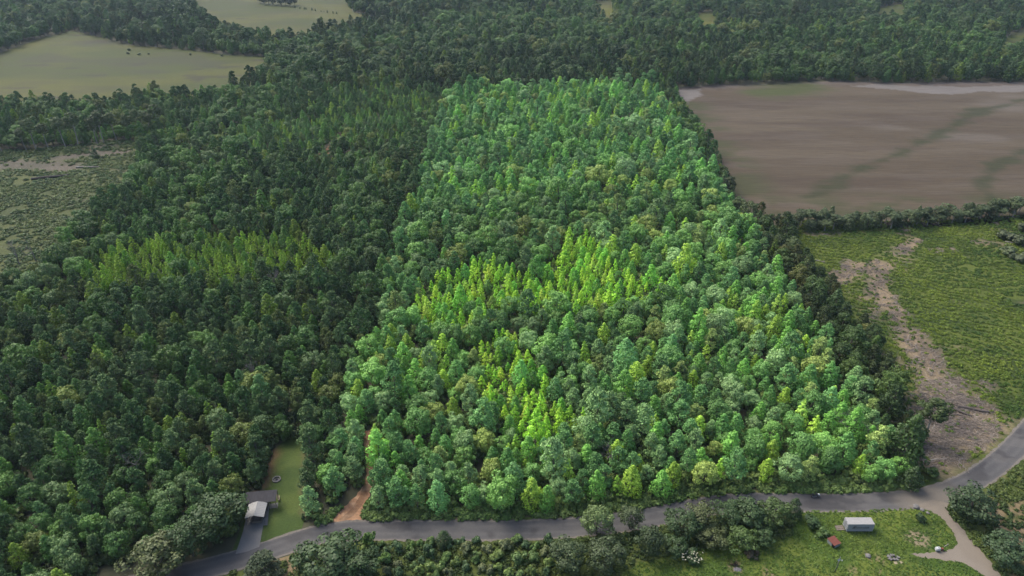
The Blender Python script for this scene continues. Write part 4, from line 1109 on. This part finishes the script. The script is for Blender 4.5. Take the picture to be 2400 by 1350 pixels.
def stone(px, py, r, label):
    x, y = W(px, py); V = []; b = bmesh.new(); bmesh.ops.create_icosphere(b, subdivisions=2, radius=r)
    for v in b.verts:
        v.co *= 1 + .28 * (noise.noise(v.co * (2.0 / r) + Vector((px, py, 0))) ); v.co.z *= .62
    me = bpy.data.meshes.new('boulder'); b.to_mesh(me); b.free(); me.materials.append(M_stone)
    o = bpy.data.objects.new('boulder', me); o.location = (x, y, r * .3); link(o); tag(o, label, 'boulder', 'boulders by the junction')
stone(2146, 1189, .75, 'largest grey boulder at the junction\'s grass corner')
stone(2161, 1196, .5, 'grey boulder right of the largest, along the junction\'s curb of stones')
stone(2174, 1203, .42, 'lowest small boulder edging the gravel drive near the junction')
stone(2034, 1304, .6, 'pale boulder in the yard\'s weedy strip, left of the rubble')
def log(px, py, L_, r, ang, mat, label):
    x, y = W(px, py); e = empty('fallen_log', (x, y, r * .9), ang); tag(e, label, 'log', 'logs lying on the ground')
    b = MB(); b.tube([(-L_ / 2, 0, 0), (-L_ * .1, .06 * L_ * .3, .05), (L_ * .25, -.02 * L_, .04), (L_ / 2, .03 * L_, 0)], [r, r * .92, r * .78, r * .55], 9); b.build('stem', mat, e, smooth=False)
    b = MB(); b.tube([(L_ * .2, 0, r * .5), (L_ * .3, .3, r + .35)], [r * .35, r * .12], 5); b.tube([(-L_ * .1, 0, 0), (0, -.4, r * .8)], [r * .3, r * .1], 5); b.build('branch_stub', mat, e)
log(2280, 962, 7.5, .42, -.33, M_log, 'long dark log, upper of two on the brushwood ground')
log(2247, 966, 6.0, .38, -.75, M_log, 'shorter dark log, lower left of two on the brushwood ground')
log(2200, 1078, 4.5, .2, .1, M_logp, 'bleached log along the lower edge of the brushwood')
log(2150, 990, 4.2, .2, -.7, M_logp, 'bleached log lying among the trees left of the brushwood')
log(2186, 1004, 3.2, .18, .8, M_logp, 'short bleached log left of the brushwood')
log(2380, 572, 7, .28, -.5, M_logp, 'pale log at the clearing\'s far right beside the bushes')
log(2150, 514, 8, .25, .1, M_logp, 'pale trunk lying at the foot of the hedgerow')
log(205, 393, 11, .4, .05, M_logp, 'pale log lying in the left cutover')
log(118, 417, 16, .6, .35, M_log, 'long dark log lying in the left cutover')
log(1921, 613, 5, .22, -.5, M_logp, 'pale log in the clearing near the dark tree strip')
log(2218, 1279, 1.7, .09, .5, M_logp, 'thin bleached branch beside the white tank')

# bushes at the clearing's far right
for j, (px, py, r_) in enumerate([(2352, 548, 4.0), (2385, 560, 4.5), (2400, 530, 4.0), (2368, 585, 3.6), (2396, 598, 4.0), (2425, 575, 4.5)]):
    x, y = W(px, py, 2); place_tree('shrub', x, y, r_ / 1.3, r_ / 1.9, j, tone((.07, .09, .04)), 'grey-green bush at clearing\'s far right edge, ' + ordinal(j + 1) + ' of six, upper left first', 'bush', 'bushes at the clearing\'s right edge')

# ---- sheds on the lawn
def frame_from(p_fl, p_fr):
    a = Vector(p_fl); c = Vector(p_fr); u = (c - a); return a, u.length, math.atan2(u.y, u.x)
a, wd, an = frame_from(W(575, 1213.6, 2.35), W(617, 1210, 2.35)); bl = Vector(W(582, 1181, 2.35)); ln = (bl - a).length
e = empty('carport', (a.x, a.y, 0), an); tag(e, 'open carport with a white metal gable roof beside the charcoal-roofed shed', 'carport')
hE, hR = 2.35, 2.95
b = MB()
for (x0, z0, x1, z1) in ((-.12, hE - .04, wd / 2, hR), (wd / 2, hR, wd + .12, hE - .04)):
    b.add([(x0, -.15, z0), (x1, -.15, z1), (x1, ln, z1), (x0, ln, z0), (x0, -.15, z0 - .06), (x1, -.15, z1 - .06), (x1, ln, z1 - .06), (x0, ln, z0 - .06)], [(0, 1, 2, 3), (7, 6, 5, 4), (0, 4, 5, 1), (2, 6, 7, 3), (3, 7, 4, 0), (1, 5, 6, 2)])
for k in range(9):
    q = .1 + k * (ln - .3) / 8
    for (x0, z0, x1, z1) in ((-.1, hE - .02, wd / 2 - .02, hR + .012), (wd / 2 + .02, hR + .012, wd + .1, hE - .02)):
        b.tube([(x0, q, z0), (x1, q, z1)], .018, 4)
b.build('roof', M_roofw, e)
for sx in (.06, wd - .06):
    for q in (.05, ln / 2, ln - .1):
        b = MB(); b.box((sx, q, (hE - .1) / 2 + .03), (.09, .09, hE - .12)); b.build('post', M_steel, e)
b = MB(); b.box((wd / 2, ln - .16, 1.15), (wd - .3, .05, 2.1)); b.build('back_panel', M_tan, e)
b = MB(); b.box((.1, ln / 2, 1.5), (.03, ln - .9, 1.2)); b.build('side_panel', M_tan, e)
e2 = empty('utility_trailer', (a.x + .55 * wd * math.cos(an), a.y + .8, 0), an); tag(e2, 'low tan trailer parked under the white carport', 'trailer')
b = MB(); b.box((0, .8, .55), (1.9, 2.9, .1)); b.box((-.93, .8, .8), (.05, 2.9, .42)); b.box((.93, .8, .8), (.05, 2.9, .42)); b.box((0, 2.22, .8), (1.8, .05, .42)); b.box((0, -.62, .8), (1.8, .05, .42)); b.build('bed', M_tan, e2)
for sx in (-1, 1):
    b = MB(); b.tube([(sx * 1.0, .9, .33), (sx * 1.17, .9, .33)], .32, 16); b.build('wheel', M_rubber, e2)
b = MB(); b.box((0, -1.1, .45), (.1, .95, .08)); b.build('drawbar', M_steel, e2)

a = Vector(W(571, 1181, 2.5)); c = Vector(W(646, 1174.5, 2.5)); d0 = Vector(W(583, 1153, 3.15)); u = c - a
wd = u.length; an = math.atan2(u.y, u.x); dn = Vector((-math.sin(an), math.cos(an))); ln = (d0 - a).dot(dn)
e = empty('shed', (a.x, a.y, 0), an); tag(e, 'shed with a charcoal metal roof and open porch, behind the white carport', 'shed')
b = MB(); b.add([(0, 0, 2.5), (wd, 0, 2.5), (wd, ln, 3.15), (0, ln, 3.15), (0, 0, 2.42), (wd, 0, 2.42), (wd, ln, 3.07), (0, ln, 3.07)], [(0, 1, 2, 3), (7, 6, 5, 4), (0, 4, 5, 1), (1, 5, 6, 2), (2, 6, 7, 3), (3, 7, 4, 0)])
for k in range(11):
    q = k * (wd - .1) / 10 + .05; b.tube([(q, .02, 2.51), (q, ln - .02, 3.16)], .02, 4)
b.build('roof', M_roofd, e)
ww = wd * .66; b = MB(); b.box((.2 + ww / 2, .62, 1.2), (ww, .08, 2.36)); b.box((.2 + ww / 2, ln - .3, 1.42), (ww, .08, 2.8)); b.box((.24, ln / 2 + .15, 1.3), (.08, ln - 1.1, 2.5)); b.box((.2 + ww - .04, ln / 2 + .15, 1.3), (.08, ln - 1.1, 2.5)); b.build('wall', M_wood, e)
b = MB(); b.box((ww * .62, .56, 1.0), (.9, .05, 1.95)); b.build('door', M_ink, e)
for q in (.15, ln - .2):
    for xx in (wd - .12, wd * .78):
        b = MB(); b.box((xx, q, 1.2 + (.3 if q > 1 else 0)), (.12, .12, 2.4 + (.6 if q > 1 else 0))); b.build('post', M_plank, e)
b = MB(); b.box((wd * .88, .12, .95), (wd * .2, .05, .08)); b.box((wd * .88, .12, .5), (wd * .2, .05, .08)); b.build('rail', M_plank, e)
x, y = W(654, 1170); e = empty('garden_bench', (x, y, 0), 1.9); tag(e, 'pale garden bench on the lawn at the shed\'s right end', 'bench')
b = MB(); b.box((0, 0, .45), (1.4, .42, .06)); b.build('seat', M_plank, e)
b = MB(); b.box((0, .24, .78), (1.4, .05, .4), Matrix.Rotation(R(-12), 3, 'X')); b.build('backrest', M_plank, e)
for sx in (-1, 1):
    for sy in (-1, 1):
        b = MB(); b.box((sx * .6, sy * .16, .21), (.07, .07, .42)); b.build('leg', M_plank, e)
# ring of stones round the fire pit
x, y = W(648.5, 1124.5); e = empty('fire_ring', (x, y, 0)); tag(e, 'round grey stone fire ring on the lawn behind the sheds', 'fire ring')
b = MB()
for k in range(18):
    a = 6.2832 * k / 18; b.box((.88 * math.cos(a), .88 * math.sin(a), .15), (.30, .28, .28), Matrix.Rotation(a + 1.5708, 3, 'Z'))
b.build('stone_ring', M_stone, e, bevel=.03)
o = heap(.72, .72, .12, 20).build('ash_bed', M_ash, e)
b = MB()
for k in range(5):
    a = k * 1.25; b.tube([(.4 * math.cos(a), .4 * math.sin(a), .12), (-.12 * math.cos(a), -.12 * math.sin(a), .34)], .05, 6)
b.build('charred_sticks', M_char, e)

# motorbike at the verge
x, y = W(1911, 1166); e = empty('motorcycle', (x, y, .045), .03); tag(e, 'black motorcycle with white front cowl parked at the road\'s far edge', 'motorcycle')
for wx in (-.72, .72):
    b = MB()
    ring = [(wx + .27 * math.cos(6.2832 * k / 18), 0, .31 + .27 * math.sin(6.2832 * k / 18)) for k in range(19)]
    b.tube(ring, .06, 8, False); w_ = b.build('wheel', M_rubber, e, smooth=True)
    b = MB()
    for k in range(6):
        a = 6.2832 * k / 6; b.tube([(wx, 0, .31), (wx + .24 * math.cos(a), 0, .31 + .24 * math.sin(a))], .012, 4)
    b.tube([(wx, -.07, .31), (wx, .07, .31)], .05, 8); b.build('rim', M_steel, w_)
b = MB(); b.tube([(-.72, 0, .31), (-.3, 0, .45), (.3, 0, .42), (.5, 0, .8)], [.04, .06, .06, .04], 6); b.box((.02, 0, .42), (.5, .3, .34)); b.build('engine_frame', M_steel, e, bevel=.02)
b = MB(); b.tube([(-.1, 0, .78), (.15, 0, .86), (.4, 0, .82)], [.12, .19, .12], 12); b.build('tank', M_gloss, e, smooth=True)
b = MB(); b.tube([(-.85, 0, .88), (-.5, 0, .80), (-.1, 0, .76)], [.07, .14, .12], 10); b.build('seat', M_gloss, e, smooth=True)
b = MB(); b.box((-.82, 0, .98), (.42, .44, .34)); b.build('top_case', M_gloss, e, bevel=.05)
for sy in (-.09, .09):
    b = MB(); b.tube([(.72, sy, .31), (.48, sy, 1.0)], .03, 6); b.build('fork', M_steel, e)
b = MB(); b.tube([(.34, -.36, 1.06), (.46, -.12, 1.02), (.46, .12, 1.02), (.34, .36, 1.06)], .02, 6); b.build('handlebar', M_ink, e)
b = MB(); b.tube([(.42, 0, .98), (.6, 0, .95), (.74, 0, .86), (.8, 0, .8)], [.2, .22, .16, .06], 12); b.build('front_cowl', M_wpl, e, smooth=True)
b = MB(); b.tube([(.46, 0, .62), (.62, 0, .68), (.80, 0, .66), (.98, 0, .5)], [.03, .09, .09, .03], 8); b.build('front_mudguard', M_wpl, e, smooth=True)
b = MB(); b.tube([(.1, -.16, .3), (-.4, -.18, .3), (-.85, -.2, .42)], [.04, .05, .06], 8); b.build('exhaust', M_steel, e, smooth=True)

# ------------------------------------------------------------------ the air
hm, nt, out = new_mat('hazy_air')
pv = N(nt, 'ShaderNodeVolumePrincipled'); pv.inputs['Color'].default_value = (.60, .78, 1.0, 1); pv.inputs['Density'].default_value = .00005; pv.inputs['Anisotropy'].default_value = .2
nt.links.new(pv.outputs[0], out.inputs['Volume'])
b = MB(); b.box((0, 3600, 64), (8200, 8000, 130)); hz = b.build('haze', hm); tag(hz, kind='stuff')
tag(hz, 'thin blue summer haze over the far woods', 'haze')
